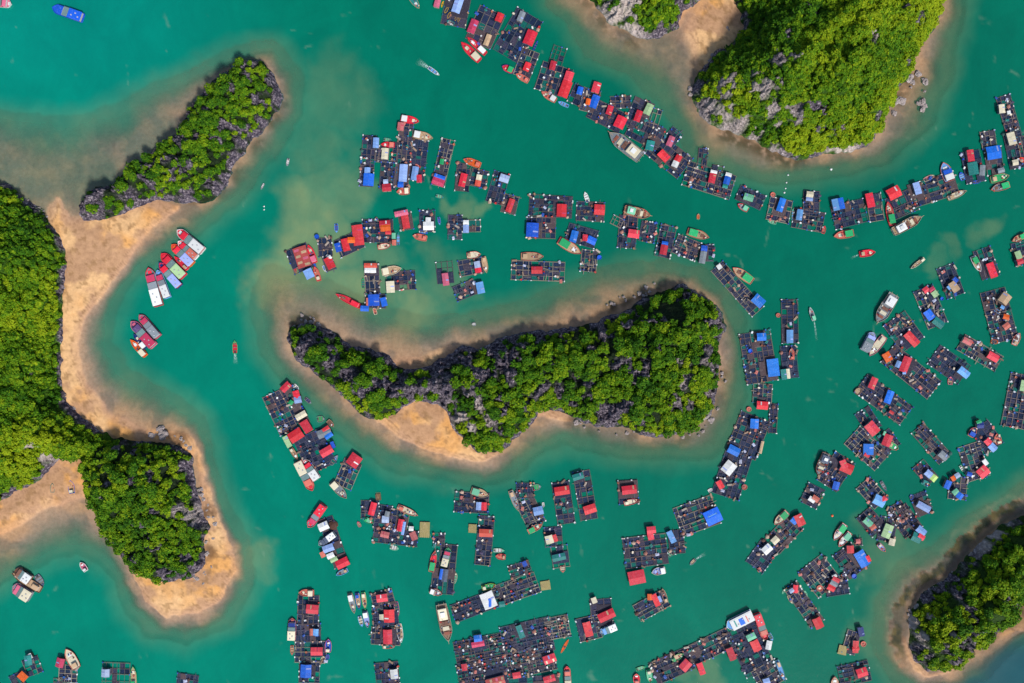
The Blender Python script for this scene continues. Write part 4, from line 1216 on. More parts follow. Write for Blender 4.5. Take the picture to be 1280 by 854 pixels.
B c mint mint - - 500 575 520 622 20 | mint canoe at the upper side of the slanted narrow raft
B c mint mint - - 340 598 358 560 18 | mint canoe at the head of the slanted narrow raft
B c mint mint - - 560 715 588 752 20 | mint canoe nearest the lower red roof
B k cream tan - - 380 610 412 668 24 | tan canoe hugging the slanted narrow raft
R 4 4 1110 40 1080 210 120 2 | raft under a long pale green roof
H palegreen 1122 95 1085 188 64
H cream 1142 195 1130 245 44
B f salmon lavender - - 1032 232 1085 288 36 | salmon boat at the foot of the long pale green roof
Z 1060 500 5.81
R 5 4 330 760 400 880 120 3 | dark littered raft between green and lavender roofs
R 5 3 500 680 560 830 120 2 | raft with a plain lavender roof and a blue skiff
H lavender 505 752 595 802 48
B k blue white - - 466 690 460 728 24 | short blue skiff above the plain lavender roof
R 4 3 800 555 785 720 130 2 | raft ringed by blue and orange roofs
H lavender 780 560 812 540 36
H orange 752 578 778 562 36
H blue 737 588 712 645 42
H mint 772 655 795 685 46
H azure 795 685 832 712 46
R 4 3 505 465 610 590 105 2 | small raft with a lavender and lime roof
H lavender 568 520 608 555 48
H lime 608 555 640 582 48
B f teal teal - - 535 592 598 622 40 | dark teal boat under the lavender and lime roof
R 9 4 500 205 700 430 115 2 | narrow drifting raft with one grey roof
H grey 665 382 718 428 50
R 5 4 950 190 1060 350 150 3 | crowded raft with navy, red and lavender roofs
H navy 935 185 985 182 46
H green 932 168 965 152 26
B f salmon navy - blue 888 265 925 200 54 | salmon boat with a navy tarp beside the crowded roofs
H red 1003 288 1035 322 46
H lavender 1032 325 1072 365 50
B f salmon salmon - - 1095 320 1080 245 52 | rounded salmon boat at the outer side of the crowded roofs
R 7 4 870 325 950 570 160 3 | raft with a big tilted salmon roof and mint boat
H red 960 496 1008 552 80
H white 985 435 1012 470 32
B k mint white - - 815 478 850 528 24 | mint boat inside the big tilted salmon roof raft
H blue 865 535 900 545 30
Z 1080 620 3.65
R 5 4 150 60 225 165 95 2 | raft with a teal, lavender and red quartered roof
H teal 222 182 262 200 42
H lavender 245 145 280 175 32
H red 248 180 275 195 26
Z 1060 400 5.81
R 11 5 1275 400 1200 780 190 2 | large bare raft cut by the side edge
H palegreen 1290 440 1275 520 60
R 9 5 620 250 840 400 165 1 | dark raft with one folded sky blue roof
H sky 808 355 875 408 55
B k pink tan - - 745 470 748 412 40 | pink boat at the foot of the dark raft
R 10 4 815 160 1090 320 125 2 | raft with a red and a striped green roof
H salmon 838 140 900 172 42
H red 1018 248 1090 288 54
R 7 6 330 -10 470 180 190 3 | teal-netted raft beside the white ship
H red 425 95 505 180 60
H orange 268 240 302 298 56
B k yellow yellow - - 445 32 468 0 24 | small yellow boat on the teal-netted raft
R 12 5 285 240 620 510 165 3 | long teal-netted raft with a tall red roof
H red 440 270 398 378 60
H lavender 375 300 355 345 34
H lavender 420 385 395 385 20
B t grey lavender grey - 115 225 185 90 60 | grey boat, outer of two beside the white ship
B f pink cream - - 265 120 155 262 62 | pink boat, inner of two beside the white ship
Z 1060 290 5.81
R 6 4 700 250 780 465 130 2 | raft with a tan roof and three blue corners
H tan 750 365 795 430 54
H blue 768 335 795 360 30
H sky 728 392 748 415 26
R 8 5 540 410 650 680 150 3 | raft with a round red patch on a blue roof
H red 555 405 580 438 42
H rose 600 405 618 432 44
H palegreen 618 432 645 468 44
H blue 572 572 615 632 58
H teal 625 635 692 685 56
T tank 672 486 26 | blue tank at the edge of the round red patch raft
R 6 4 965 125 1035 330 130 2 | raft with a rose red roof and a green-tented boat
H red 1030 225 1068 330 54
B f white tan - green 905 178 962 288 50 | white boat with a green stern tent
R 11 5 1045 425 1140 790 185 3 | raft heaped with goods under a square tan roof
H tan 1110 462 1168 506 76
H orange 1130 612 1172 622 36
H salmon 1140 668 1165 702 50
H sky 1110 540 1135 555 24
B k sky blue - - 1070 565 1130 602 24 | blue boat lying in the heaped raft
B f salmon white - - 1205 820 1245 735 50 | salmon boat at the lower side of the heaped raft
B k orange tan - - 1042 795 1098 802 34 | orange boat floating off the heaped raft
B s weathered grey white - 330 455 205 660 96 | large pale ship with a white wheelhouse
B f cream tan - - 555 192 455 268 28 | tan boat adrift above the white ship
R 5 3 1225 80 1262 240 95 2 | raft at the side edge with a lime and red roof
H palegreen 1228 140 1248 195 44
H red 1242 195 1255 235 46
B f salmon tan - green 1290 20 1192 68 46 | salmon boat with a green deck at the side edge
Z 960 710 5.82
R 4 3 625 460 578 620 95 2 | small raft with a cross-shaped red roof near the reef
H navy 672 432 685 498 42
H red 640 530 636 618 42
H red 612 588 662 585 26
T basin 690 550 40 | salmon basin beside the cross-shaped red roof
H bed 560 575 545 640 60
R 6 5 515 790 735 740 150 1 | raft with a wide red roof at the lower edge near the reef
H red 648 775 722 750 64
B f salmon tan - - 488 900 485 790 60 | salmon boat cut by the lower edge
Z 0 690 4
B t brown brown white - 155 140 78 88 44 | houseboat with a long white roof in the lower bay
B f brown tan - - 205 190 60 105 46 | brown boat in the middle of the houseboat trio
B t grey pink cream - 155 225 65 170 52 | pinkish cream roofed boat of the houseboat trio
B k slate grey - - 180 118 215 172 36 | slate boat at the stern of the houseboat trio
B f white pink - - 432 95 402 52 30 | small pink-roofed boat alone in the lower bay
R 4 3 150 530 180 610 80 0 | small raft with a teal roof in the lower bay
H teal 122 545 158 540 50
H white 140 512 152 535 22
R 3 2 75 610 110 680 60 2 | small raft with an orange roof at the lower edge
H orange 95 610 128 640 38
B f salmon cream - - 385 582 330 485 54 | salmon boat loaded with cream sacks in the lower bay
R 4 3 345 565 340 650 90 1 | raft with a rose roof under the cream sacks boat
H rose 280 550 318 560 46
R 3 2 270 650 335 655 40 1 | sliver of raft at the lower edge under the rose roof
R 6 4 515 610 650 615 120 0 | raft of white-edged cages with a lavender roof
H lavender 508 605 548 606 40
B f green tan - - 670 670 665 572 34 | green-sterned boat beside the white-edged cages
R 5 3 885 645 990 660 85 1 | raft just entering at the lower edge of the bay
Z 0 400 3.99
B f teal sky - - 262 860 262 815 22 | teal boat drawn up on the bottom cove beach
B f blue teal - - 360 865 352 800 34 | blue boat drawn up beside the teal one on the beach
Z 140 270 7.11
B t white red whitegrey - 810 315 580 125 72 | longest white tour boat at the head of the anchored row
B t white red salmongrey - 755 372 590 225 56 | tour boat with a red and grey roof, second in the anchored row
B t orange red lavender - 715 432 532 255 66 | tour boat with an orange bow and lavender stern roof
B f red red - - 672 475 555 360 46 | low red boat squeezed in the anchored row
B t red red palegreen - 640 540 440 335 74 | tour boat with a pale green roof and red bow
B t navy red lavender - 605 628 418 415 62 | tour boat with a pale blue roof and red bow
B t sky grey white - 500 728 405 480 58 | sky blue tour boat with a white roof
B t red grey white - 420 800 325 460 78 | tour boat with a white roof and red bow, end of the row
Z 140 360 7.11
B t rose grey grey - 415 435 245 240 62 | brown tour boat, outermost of the raft of four
B t pink purple rose - 375 518 172 298 72 | tour boat with a wide rose roof in the group of four
B f navy navy white - 300 535 192 410 56 | dark boat with a white stern roof in the group of four
B f orange orange cream - 300 605 165 460 62 | bright orange boat in the group of four
B k green red - - 1092 585 1088 465 50 | red and green boat running near the island tip
W 1095 585 1098 680 50
Z 0 0 3.99
B t blue blue blue - 415 92 262 38 44 | all-blue boat in the upper corner water
B t white pink white - -50 10 58 20 40 | white boat cut by the upper corner
Z 80 60 3.71
B k grey white - - 1040 512 1033 548 14 | tiny grey boat nearest the rocky islet
B k grey white - - 926 628 912 656 10 | tiniest boat between the islet and the anchored row
T buoy 928 735 7 | pale float below the tiniest boat, upper of two
T buoy 928 750 7 | pale float below the tiniest boat, lower of two
Z 310 340 3.284
B k grey white - - 935 215 918 215 14 | tiny white boat in the shallows of the long island
Z 860 0 3.99
B k white red - - 240 100 232 65 16 | white and red dinghy drawn up on the beach sand
"""

# ------------------------------------------------------------------ rafts, huts, boats
def box(vs, fs, cx, cy, z0, z1, lx, ly, a=0.0, taper=1.0):
    ca, sa = math.cos(a), math.sin(a); b = len(vs)
    for z, k in ((z0, 1.0), (z1, taper)):
        for sx, sy in ((-1, -1), (1, -1), (1, 1), (-1, 1)):
            x, y = sx * lx / 2 * k, sy * ly / 2 * k
            vs.append((cx + x * ca - y * sa, cy + x * sa + y * ca, z))
    fs += [(b, b + 3, b + 2, b + 1), (b + 4, b + 5, b + 6, b + 7)]
    for i in range(4):
        j = (i + 1) % 4; fs.append((b + i, b + j, b + 4 + j, b + 4 + i))

_mc = {}
def shared(key, name, build, mat):
    if key not in _mc:
        vs, fs = [], []; build(vs, fs)
        me = bpy.data.meshes.new(name); me.from_pydata(vs, [], fs); me.materials.append(mat); _mc[key] = me
    return _mc[key]
def put(name, me, parent=None, loc=(0, 0, 0), rot=0.0, scale=None):
    o = bpy.data.objects.new(name, me); C.objects.link(o)
    if parent is not None: o.parent = parent
    o.location = loc; o.rotation_euler = (0, 0, rot)
    if scale: o.scale = scale
    return o

def drum(vs, fs, n=10, r=.42, L=1.1, upright=False):
    b = len(vs)
    for s in (-1, 1):
        for i in range(n):
            t_ = 2 * math.pi * i / n
            vs.append((r * math.cos(t_), r * math.sin(t_), (s + 1) / 2 * L) if upright else (s * L / 2, r * math.cos(t_), r + r * math.sin(t_)))
    for i in range(n):
        j = (i + 1) % n; fs.append((b + i, b + j, b + n + j, b + n + i))
    fs.append(tuple(range(b + n, b + 2 * n))); fs.append(tuple(range(b + n - 1, b - 1, -1)))

def disc(vs, fs, r, z0, z1, n=18, rim=.18):
    """open round tub with a rim"""
    b = len(vs)
    for rr, z in ((r * .92, z0), (r, z1), (r - rim, z1), (r - rim, z0 + (z1 - z0) * .45)):
        for i in range(n):
            t_ = 2 * math.pi * i / n; vs.append((rr * math.cos(t_), rr * math.sin(t_), z))
    for k in range(3):
        for i in range(n):
            j = (i + 1) % n; fs.append((b + k * n + i, b + k * n + j, b + (k + 1) * n + j, b + (k + 1) * n + i))
    fs.append(tuple(range(b + 3 * n, b + 4 * n)))

def mat_net():
    m, nt, b = new_mat('dark_cage_net')
    a = N(nt, 'ShaderNodeAttribute', attribute_name='tint')
    tc = N(nt, 'ShaderNodeTexCoord')
    n = N(nt, 'ShaderNodeTexNoise', i_Scale=1.9, i_Detail=6.0, i_Roughness=.7); nt.links.new(tc.outputs['Object'], n.inputs['Vector'])
    ad = N(nt, 'ShaderNodeMath', operation='MULTIPLY_ADD'); ad.inputs[1].default_value = .6; nt.links.new(n.outputs[0], ad.inputs[0]); nt.links.new(a.outputs['Fac'], ad.inputs[2])
    r = ramp(nt, ad.outputs[0], [(0.2, (0.005, 0.012, 0.036)), (0.5, (0.010, 0.026, 0.068)), (0.72, (0.030, 0.034, 0.075)), (0.86, (0.075, 0.055, 0.075)), (0.90, (0.004, 0.075, 0.07)), (1.0, (0.004, 0.11, 0.095))])
    nt.links.new(r.outputs[0], b.inputs['Base Color']); b.inputs['Roughness'].default_value = .8
    b.inputs['Specular IOR Level'].default_value = .2
    mp = N(nt, 'ShaderNodeMapRange'); mp.inputs[1].default_value = .35; mp.inputs[2].default_value = .65; mp.inputs[3].default_value = .62; mp.inputs[4].default_value = .98
    n2 = N(nt, 'ShaderNodeTexNoise', i_Scale=.7, i_Detail=6.0, i_Roughness=.7); nt.links.new(tc.outputs['Object'], n2.inputs['Vector'])
    nt.links.new(n2.outputs[0], mp.inputs[0])
    tr = N(nt, 'ShaderNodeBsdfTransparent'); mx = N(nt, 'ShaderNodeMixShader')
    nt.links.new(mp.outputs[0], mx.inputs[0]); nt.links.new(tr.outputs[0], mx.inputs[1]); nt.links.new(b.outputs[0], mx.inputs[2])
    nt.links.new(mx.outputs[0], nt.nodes['Material Output'].inputs['Surface'])
    return m
M_NET = mat_net()
FRAMEC = [(118, 102, 108), (140, 122, 118), (98, 98, 118), (170, 156, 140)]
CLUT = {'foam_box': [], 'plastic_drum': [], 'crate': [], 'net_heap': [], 'plastic_tub': [], 'tarpaulin': [], 'plank_stack': [], 'basket': []}
stats = {}

class Z: pass
def load():
    raf, boats, wakes, things = [], [], [], []
    z = (0, 0, 1)
    for ln in DATA.strip().splitlines():
        head, _, lab = ln.partition('|'); w = head.split(); lab = lab.strip(); k = w[0]
        def pt(i): return (z[0] + float(w[i]) / z[2], z[1] + float(w[i + 1]) / z[2])
        if k == 'Z': z = (float(w[1]), float(w[2]), float(w[3]))
        elif k == 'R': raf.append(dict(nx=int(w[1]), ny=int(w[2]), a=pt(3), b=pt(5), w=float(w[7]) / z[2], d=int(w[8]), lab=lab, huts=[]))
        elif k == 'H':
            h = dict(c=w[1], a=pt(2), b=pt(4), w=float(w[6]) / z[2]); raf_h.append(h)
        elif k == 'B': boats.append(dict(t=w[1], c=w[2], d=w[3], r=w[4], aw=w[5] if not w[5].lstrip('-').replace('.', '').isdigit() else '-', w_=w, lab=lab, z=z))
        elif k == 'W': wakes.append((pt(1), pt(3), float(w[5]) / z[2]))
        elif k == 'T': things.append((w[1], pt(2), float(w[4]) / z[2], lab))
    return raf, boats, wakes, things
raf_h = []
rafts, boats, wakes, things = load()
for r in rafts:
    ax, ay = P(*r['a']); bx, by = P(*r['b'])
    r['c'] = ((ax + bx) / 2, (ay + by) / 2); r['L'] = math.hypot(bx - ax, by - ay); r['W'] = r['w'] * S
    r['ang'] = math.atan2(by - ay, bx - ax)
def to_local(r, x, y):
    dx, dy = x - r['c'][0], y - r['c'][1]; ca, sa = math.cos(-r['ang']), math.sin(-r['ang'])
    return dx * ca - dy * sa, dx * sa + dy * ca
for h in raf_h:      # every hut goes to the raft it stands on
    ax, ay = P(*h['a'], 3); bx, by = P(*h['b'], 3)
    cx, cy = (ax + bx) / 2, (ay + by) / 2
    h['L'] = max(math.hypot(bx - ax, by - ay), 1.2); h['W'] = max(h['w'] * S, 1.2); h['ang'] = math.atan2(by - ay, bx - ax); h['p'] = (cx, cy)
    best = None
    for r in rafts:
        u, v = to_local(r, cx, cy)
        dd = math.hypot(max(abs(u) - r['L'] / 2, 0), max(abs(v) - r['W'] / 2, 0)) + .02 * math.hypot(u, v)
        if best is None or dd < best[0]: best = (dd, r, u, v)
    best[1]['huts'].append((h, best[2], best[3]))

def gable(L, W, hz, rise, t_=.07):
    """pitched sheet roof, ridge along x"""
    vs = []
    for z in (0, -t_):
        vs += [(-L/2, -W/2, hz + z), (L/2, -W/2, hz + z), (-L/2, 0, hz + rise + z), (L/2, 0, hz + rise + z), (-L/2, W/2, hz + z), (L/2, W/2, hz + z)]
    fs = [(0, 1, 3, 2), (2, 3, 5, 4), (8, 9, 7, 6), (10, 11, 9, 8), (0, 2, 8, 6), (2, 4, 10, 8), (1, 7, 9, 3), (3, 9, 11, 5), (0, 6, 7, 1), (4, 5, 11, 10)]
    return vs, fs

WALLC = [(120, 125, 140), (150, 140, 130), (95, 110, 130), (170, 165, 160), (110, 85, 70)]
def build_hut(root, h, u, v, ang, k):
    L, W, c = h['L'], h['W'], h['c']
    loc = (u, v, .5)
    if c == 'bed':       # drying bed of straw-coloured netting on poles
        vs, fs = [], []
        box(vs, fs, 0, 0, .1, .22, L, W)
        o = mesh_obj('drying_bed', vs, fs, paint(COL['bed'], .95, 'straw'), root, loc, ang)
        vs, fs = [], []
        for i in range(7):
            f = -1 + 2 * i / 6
            a_ = f * .7
            box(vs, fs, 0, f * W * .33, .23, .32, L * 1.05, .14, a_ * .55)
        mesh_obj('bamboo_pole', vs, fs, paint((215, 190, 140), .9, 'wood'), o)
        return
    hz = 2.0 + .17 * (k % 4)
    vs, fs = [], []
    wl, ww = L * .9, W * .88
    box(vs, fs, 0, 0, 0, hz - .1, wl, ww)
    hut = mesh_obj('hut', vs, fs, paint(WALLC[k % 5], .85, 'wood'), root, loc, ang)
    rise = min(.22 * min(L, W) * .5, .7)
    rL, rW, rr = (L, W, 0) if L >= W else (W, L, math.pi / 2)
    vs, fs = gable(rL, rW, hz, rise)
    VAR = {'red': [(238, 40, 66), (226, 58, 66), (240, 66, 84), (212, 44, 66), (236, 46, 58)], 'blue': [(8, 104, 225), (20, 120, 225), (5, 85, 205), (30, 115, 240)],
           'lavender': [(155, 185, 242), (132, 175, 238), (175, 195, 228)], 'salmon': [(222, 118, 100), (230, 90, 70), (205, 110, 110)], 'azure': [(0, 118, 240), (25, 125, 225)]}
    rf = mesh_obj('roof', vs, fs, paint(VAR[c][(k * 7 + int(L * 10)) % len(VAR[c])] if c in VAR else COL[c], .55, 'roof'), hut, rot=rr)
    vs, fs = [], []
    box(vs, fs, wl / 2 + .03, 0, .05, 1.75, .06, .8)
    mesh_obj('door', vs, fs, paint((60, 75, 95), .7), hut)
    vs, fs = [], []
    box(vs, fs, 0, ww / 2 + .03, .9, 1.5, min(1.4, wl * .4), .06); box(vs, fs, 0, -ww / 2 - .03, .9, 1.5, min(1.4, wl * .4), .06)
    mesh_obj('window', vs, fs, paint((35, 45, 60), .3), hut)
    def patch(x, y, lx, ly, col, side=1):
        # a sheet laid on the roof slope
        sl = math.atan2(rise, rW / 2)
        v_, f_ = [], []
        box(v_, f_, 0, 0, 0, .05, lx, ly)
        Mx = Matrix.Rotation(-side * sl, 4, 'X')
        z = hz + rise * (1 - abs(y) / (rW / 2)) + .02
        v_ = [tuple(Mx @ Vector(q) + Vector((x, y, z))) for q in v_]
        mesh_obj('roof_sheet', v_, f_, paint(COL[col], .6, 'roof'), rf)
    if c == 'bigblue':
        patch(0, rW * .12, rL * .55, .7, 'sky', 1)
        for s in (-1, 1): patch(s * rL * .27, rW * .12, .6, rW * .16, 'sky', 1)
    elif c == 'patched':
        for i in range(6):
            sd = 1 if i % 2 else -1
            patch(rL * (-.36 + .15 * i), sd * rW * .24, rL * .12, rW * .36, 'tan' if i % 3 else 'pink', sd)
    elif c == 'stripedred':
        for i in range(3): patch(rL * (-.3 + .28 * i), rW * .25 * (1 if i % 2 else -1), rL * .13, rW * .4, 'lavender' if i % 2 else 'cream', 1 if i % 2 else -1)
    elif L * W > 28 and k % 3 == 0:
        patch(rL * rng.uniform(-.3, .3), rW * .25, rL * .1, rW * .42, random.choice(['rose', 'white', 'tan']) if c in ('red', 'salmon') else 'lavender', 1)

FLOATC = [(235, 238, 240), (40, 90, 190), (235, 238, 240), (30, 110, 140)]
float_mesh = [shared(('fl', i), 'float', lambda vs, fs: drum(vs, fs), paint(FLOATC[i], .5)) for i in range(4)]
for ri, r in enumerate(rafts):
    L, W, nx, ny = r['L'], r['W'], r['nx'], r['ny']
    root = bpy.data.objects.new('fish_farm_raft', None); C.objects.link(root)
    root.location = (*r['c'], 0.0 + .045 * (ri % 7)); root.rotation_euler = (0, 0, r['ang']); root.empty_display_size = 1
    tag(root, 'floating fish farm ' + r['lab'], 'raft', 'fish farm rafts moored in the bay')
    g = random.Random(ri)
    # real rafts have more, smaller cells than can be counted from afar
    fine = 1.0
    vs, fs = [], []
    us = [-L / 2 + L * (i + (g.uniform(-.22, .22) if 0 < i < nx else 0)) / nx for i in range(nx + 1)]; ws = [-W / 2 + W * (j + (g.uniform(-.16, .16) if 0 < j < ny else 0)) / ny for j in range(ny + 1)]
    for i, u in enumerate(us):
        if i not in (0, nx) and g.random() < .12: continue
        box(vs, fs, u + g.uniform(-.12, .12), g.uniform(-.2, .2), .30, .46, g.choice((.16, .22, .34)), W + g.uniform(0, .9), g.uniform(-.012, .012))
    for j, w in enumerate(ws):
        for s in (-1, 1):
            if j in (0, ny): pass
            box(vs, fs, g.uniform(-.3, .3), w + s * .17, .475, .60, L + g.uniform(0, 1.2), .12 if j % 2 else .2, g.uniform(-.006, .006))
    for k in range(int((nx + ny) * .7) if r['d'] else 0):   # loose boards laid across the beams
        box(vs, fs, g.uniform(-L / 2, L / 2), g.uniform(-W / 2, W / 2), .605 + .004 * k, .70 + .004 * k, g.uniform(2, 5.5), g.choice((.3, .5)), g.choice((0, math.pi / 2)) + g.gauss(0, .12))
    fr = mesh_obj('frame', vs, fs, paint(FRAMEC[ri % 4], .9, 'wood'), root)
    # nets over the cages, decks, open pens
    vn, fn, tn = [], [], []; vd = {}
    hutcells = [(u, v, max(h['L'], h['W'])) for h, u, v in r['huts']]
    bare = r['d'] == 0
    for i in range(nx):
        for j in range(ny):
            uc, wc_ = (us[i] + us[i + 1]) / 2, (ws[j] + ws[j + 1]) / 2
            lx, ly = us[i + 1] - us[i], ws[j + 1] - ws[j]
            near = [q_ for q_, (u, v, s) in enumerate(hutcells) if math.hypot(u - uc, v - wc_) < s * .62]
            x = g.random()
            if near or x < .05 + .03 * r['d']:
                dv, df = vd.setdefault(near[0] if near else (i, j), ([], []))
                box(dv, df, uc, wc_, .50 + .003 * ((i + j) % 2), .655 + .003 * ((i + j) % 2), lx + .02, ly + .02)
            elif x < (.78 if bare else .27):
                if bare: continue
                if x < .17: continue
                tint = 1.0
                box(vn, fn, uc, wc_, .10, .16, lx - .3, ly - .45); tn += [g.uniform(.75, 1.0)] * 8
            else:
                box(vn, fn, uc, wc_, .12, .20, lx - .2, ly - .34); tn += [g.uniform(-.15, .55)] * 8
                if g.random() < .55:   # net panel slung from the frame
                    box(vn, fn, uc + g.uniform(-.5, .5), wc_, .205, .27, lx * g.uniform(.3, .6), (ly - .34) * .9); tn += [g.uniform(.2, .5)] * 8
    if vn:
        o = mesh_obj('net', vn, fn, M_NET, root)
        a = o.data.attributes.new('tint', 'FLOAT', 'POINT'); a.data.foreach_set('value', tn)
    for dv, df in vd.values(): mesh_obj('deck', dv, df, paint([(66, 60, 76), (92, 76, 80), (48, 56, 84)][ri % 3], .9, 'wood'), root)
    for k, (h, u, v) in enumerate(r['huts']):
        build_hut(root, h, u, v, h['ang'] - r['ang'], ri * 3 + k)
    nf = min(14, int((L + W) / 5) + 2) if r['d'] else 4
    for k in range(nf):
        e = g.random()
        if e < .5: x, y, ro = g.choice(us), g.choice((-1, 1)) * (W / 2 + .1), 0
        else: x, y, ro = g.choice((-1, 1)) * (L / 2 + .1), g.choice(ws), math.pi / 2
        put('float', float_mesh[g.randrange(4)], root, (x, y, .1), ro)
    # loose goods that stand on the walkways
    cnt = min(r['d'] * nx * ny * .26, 26 + 6 * r['d'])
    for k in range(int(cnt) + 1 if r['d'] else 0):
        kind = g.choice(list(CLUT))
        on_beam = (g.uniform(-L / 2, L / 2), g.choice(ws)) if g.random() < .6 else (g.choice(us), g.uniform(-W / 2, W / 2))
        if any(math.hypot(u - on_beam[0], v - on_beam[1]) < s * .55 for u, v, s in hutcells): continue
        CLUT[kind].append((r, on_beam, g.uniform(0, 3), g.random()))

def m_tarp(vs, fs):
    gg = random.Random(9); n = 5; b = len(vs)
    for i in range(n + 1):
        for j in range(n + 1):
            vs.append(((i / n - .5) * 2.3 + gg.uniform(-.1, .1), (j / n - .5) * 1.6 + gg.uniform(-.1, .1), gg.uniform(.04, .32) if 0 < i < n and 0 < j < n else .03))
    for i in range(n):
        for j in range(n):
            a = b + i * (n + 1) + j; fs.append((a, a + n + 1, a + n + 2, a + 1))
def m_planks(vs, fs):
    for i in range(5): box(vs, fs, (i % 2) * .15, -.42 + i * .21, 0, .12 + .05 * (i % 3), 3.0, .19)
def m_basket(vs, fs): disc(vs, fs, .55, 0, .55, 12, .1); box(vs, fs, 0, 0, .28, .5, .6, .55)
def stack_mesh(key, build, mat, name): return shared(key, name, build, mat)
def m_foam(vs, fs): box(vs, fs, 0, 0, 0, .55, 1.25, .85); box(vs, fs, 0, 0, .56, .66, 1.33, .93)
def m_crate(vs, fs):
    box(vs, fs, 0, 0, 0, .12, 1.3, 1.0)
    for s in (-1, 1):
        box(vs, fs, 0, s * .48, .12, .7, 1.3, .06); box(vs, fs, s * .63, 0, .12, .7, .06, .9)
    box(vs, fs, 0, 0, .13, .5, 1.1, .8)
def m_heap(vs, fs):
    n = 12; b = len(vs); gg = random.Random(5)
    for z, rr in ((0, 1.25), (.35, 1.0), (.6, .5)):
        for i in range(n):
            t_ = 2 * math.pi * i / n; q = rr * gg.uniform(.75, 1.15); vs.append((q * math.cos(t_) * 1.1, q * math.sin(t_) * .8, z))
    for k in range(2):
        for i in range(n):
            j = (i + 1) % n; fs.append((b + k * n + i, b + k * n + j, b + (k + 1) * n + j, b + (k + 1) * n + i))
    fs.append(tuple(range(b + 2 * n, b + 3 * n)))
KINDS = {
    'foam_box': (lambda i: stack_mesh(('foam', i % 3), m_foam, paint([(244, 244, 240), (225, 230, 235), (240, 225, 200)][i % 3], .6), 'foam_box'), 'white foam box', 'box'),
    'plastic_drum': (lambda i: stack_mesh(('drum', i % 3), lambda a, b: drum(a, b, 12, .45, 1.1, True), paint([(30, 80, 200), (40, 130, 170), (30, 60, 140)][i % 3], .45), 'plastic_drum'), 'blue plastic drum', 'drum'),
    'crate': (lambda i: stack_mesh(('crate', i % 4), m_crate, paint([(150, 95, 75), (200, 80, 70), (175, 140, 110), (130, 100, 95)][i % 4], .8), 'crate'), 'brown crate of gear', 'crate'),
    'net_heap': (lambda i: stack_mesh(('heap', i % 4), m_heap, paint([(105, 72, 66), (175, 120, 105), (60, 100, 95), (190, 160, 140)][i % 4], .95), 'net_heap'), 'rumpled heap of net', 'net heap'),
    'tarpaulin': (lambda i: stack_mesh(('tarp', i % 5), m_tarp, paint([(35, 85, 175), (30, 120, 115), (205, 120, 110), (185, 190, 215), (70, 60, 90)][i % 5], .6), 'tarpaulin'), 'crumpled plastic tarpaulin', 'tarpaulin'),
    'plank_stack': (lambda i: stack_mesh(('plk', i % 3), m_planks, paint([(185, 155, 130), (150, 120, 105), (205, 190, 175)][i % 3], .85, 'wood'), 'plank_stack'), 'loose stack of boards', 'boards'),
    'basket': (lambda i: stack_mesh(('bsk', i % 3), m_basket, paint([(215, 175, 150), (190, 130, 110), (225, 220, 215)][i % 3], .8), 'basket'), 'round woven basket', 'basket'),
    'plastic_tub': (lambda i: stack_mesh(('tub', i % 4), lambda a, b: disc(a, b, .7, 0, .5, 14, .1), paint([(210, 60, 60), (225, 225, 225), (200, 120, 90), (50, 110, 190)][i % 4], .5), 'plastic_tub'), 'small round plastic tub', 'tub'),
}
def short(a, b):
    w = (a + b).split()
    while len(w) > 16:
        k = [i for i, x in enumerate(w) if x in ('a', 'the')]
        w.pop(k[-1] if k else -1)
    return ' '.join(w)
for kind, lst in CLUT.items():
    random.Random(3).shuffle(lst)
    mk, desc, cat = KINDS[kind]
    for i, (r, (u, v), a, q) in enumerate(lst[:288]):
        ca, sa = math.cos(r['ang']), math.sin(r['ang'])
        o = put(kind, mk(i), None, (r['c'][0] + u * ca - v * sa, r['c'][1] + u * sa + v * ca, .93), a, (.85 + .5 * q,) * 3)
        tag(o, short(desc + ' on the ', r['lab']), cat, desc + ' pieces on the ' + r['lab'])

# ------------------------------------------------------------------ boats
def profile(t, s):
    if t == 'c': return max(0.03, math.sin(math.pi * (0.02 + .96 * s)) ** .6)
    if t == 't': full, k, st = .78, 2.3, .95
    elif t == 's': full, k, st = .66, 1.7, .86
    elif t == 'k': full, k, st = .5, 2.4, .78
    else: full, k, st = .5, 2.3, .80
    if s < full: return st + (1 - st) * math.sin(math.pi / 2 * min(1, s / (full * .6)))
    return max(.04, 1 - ((s - full) / (1 - full)) ** k * .97)

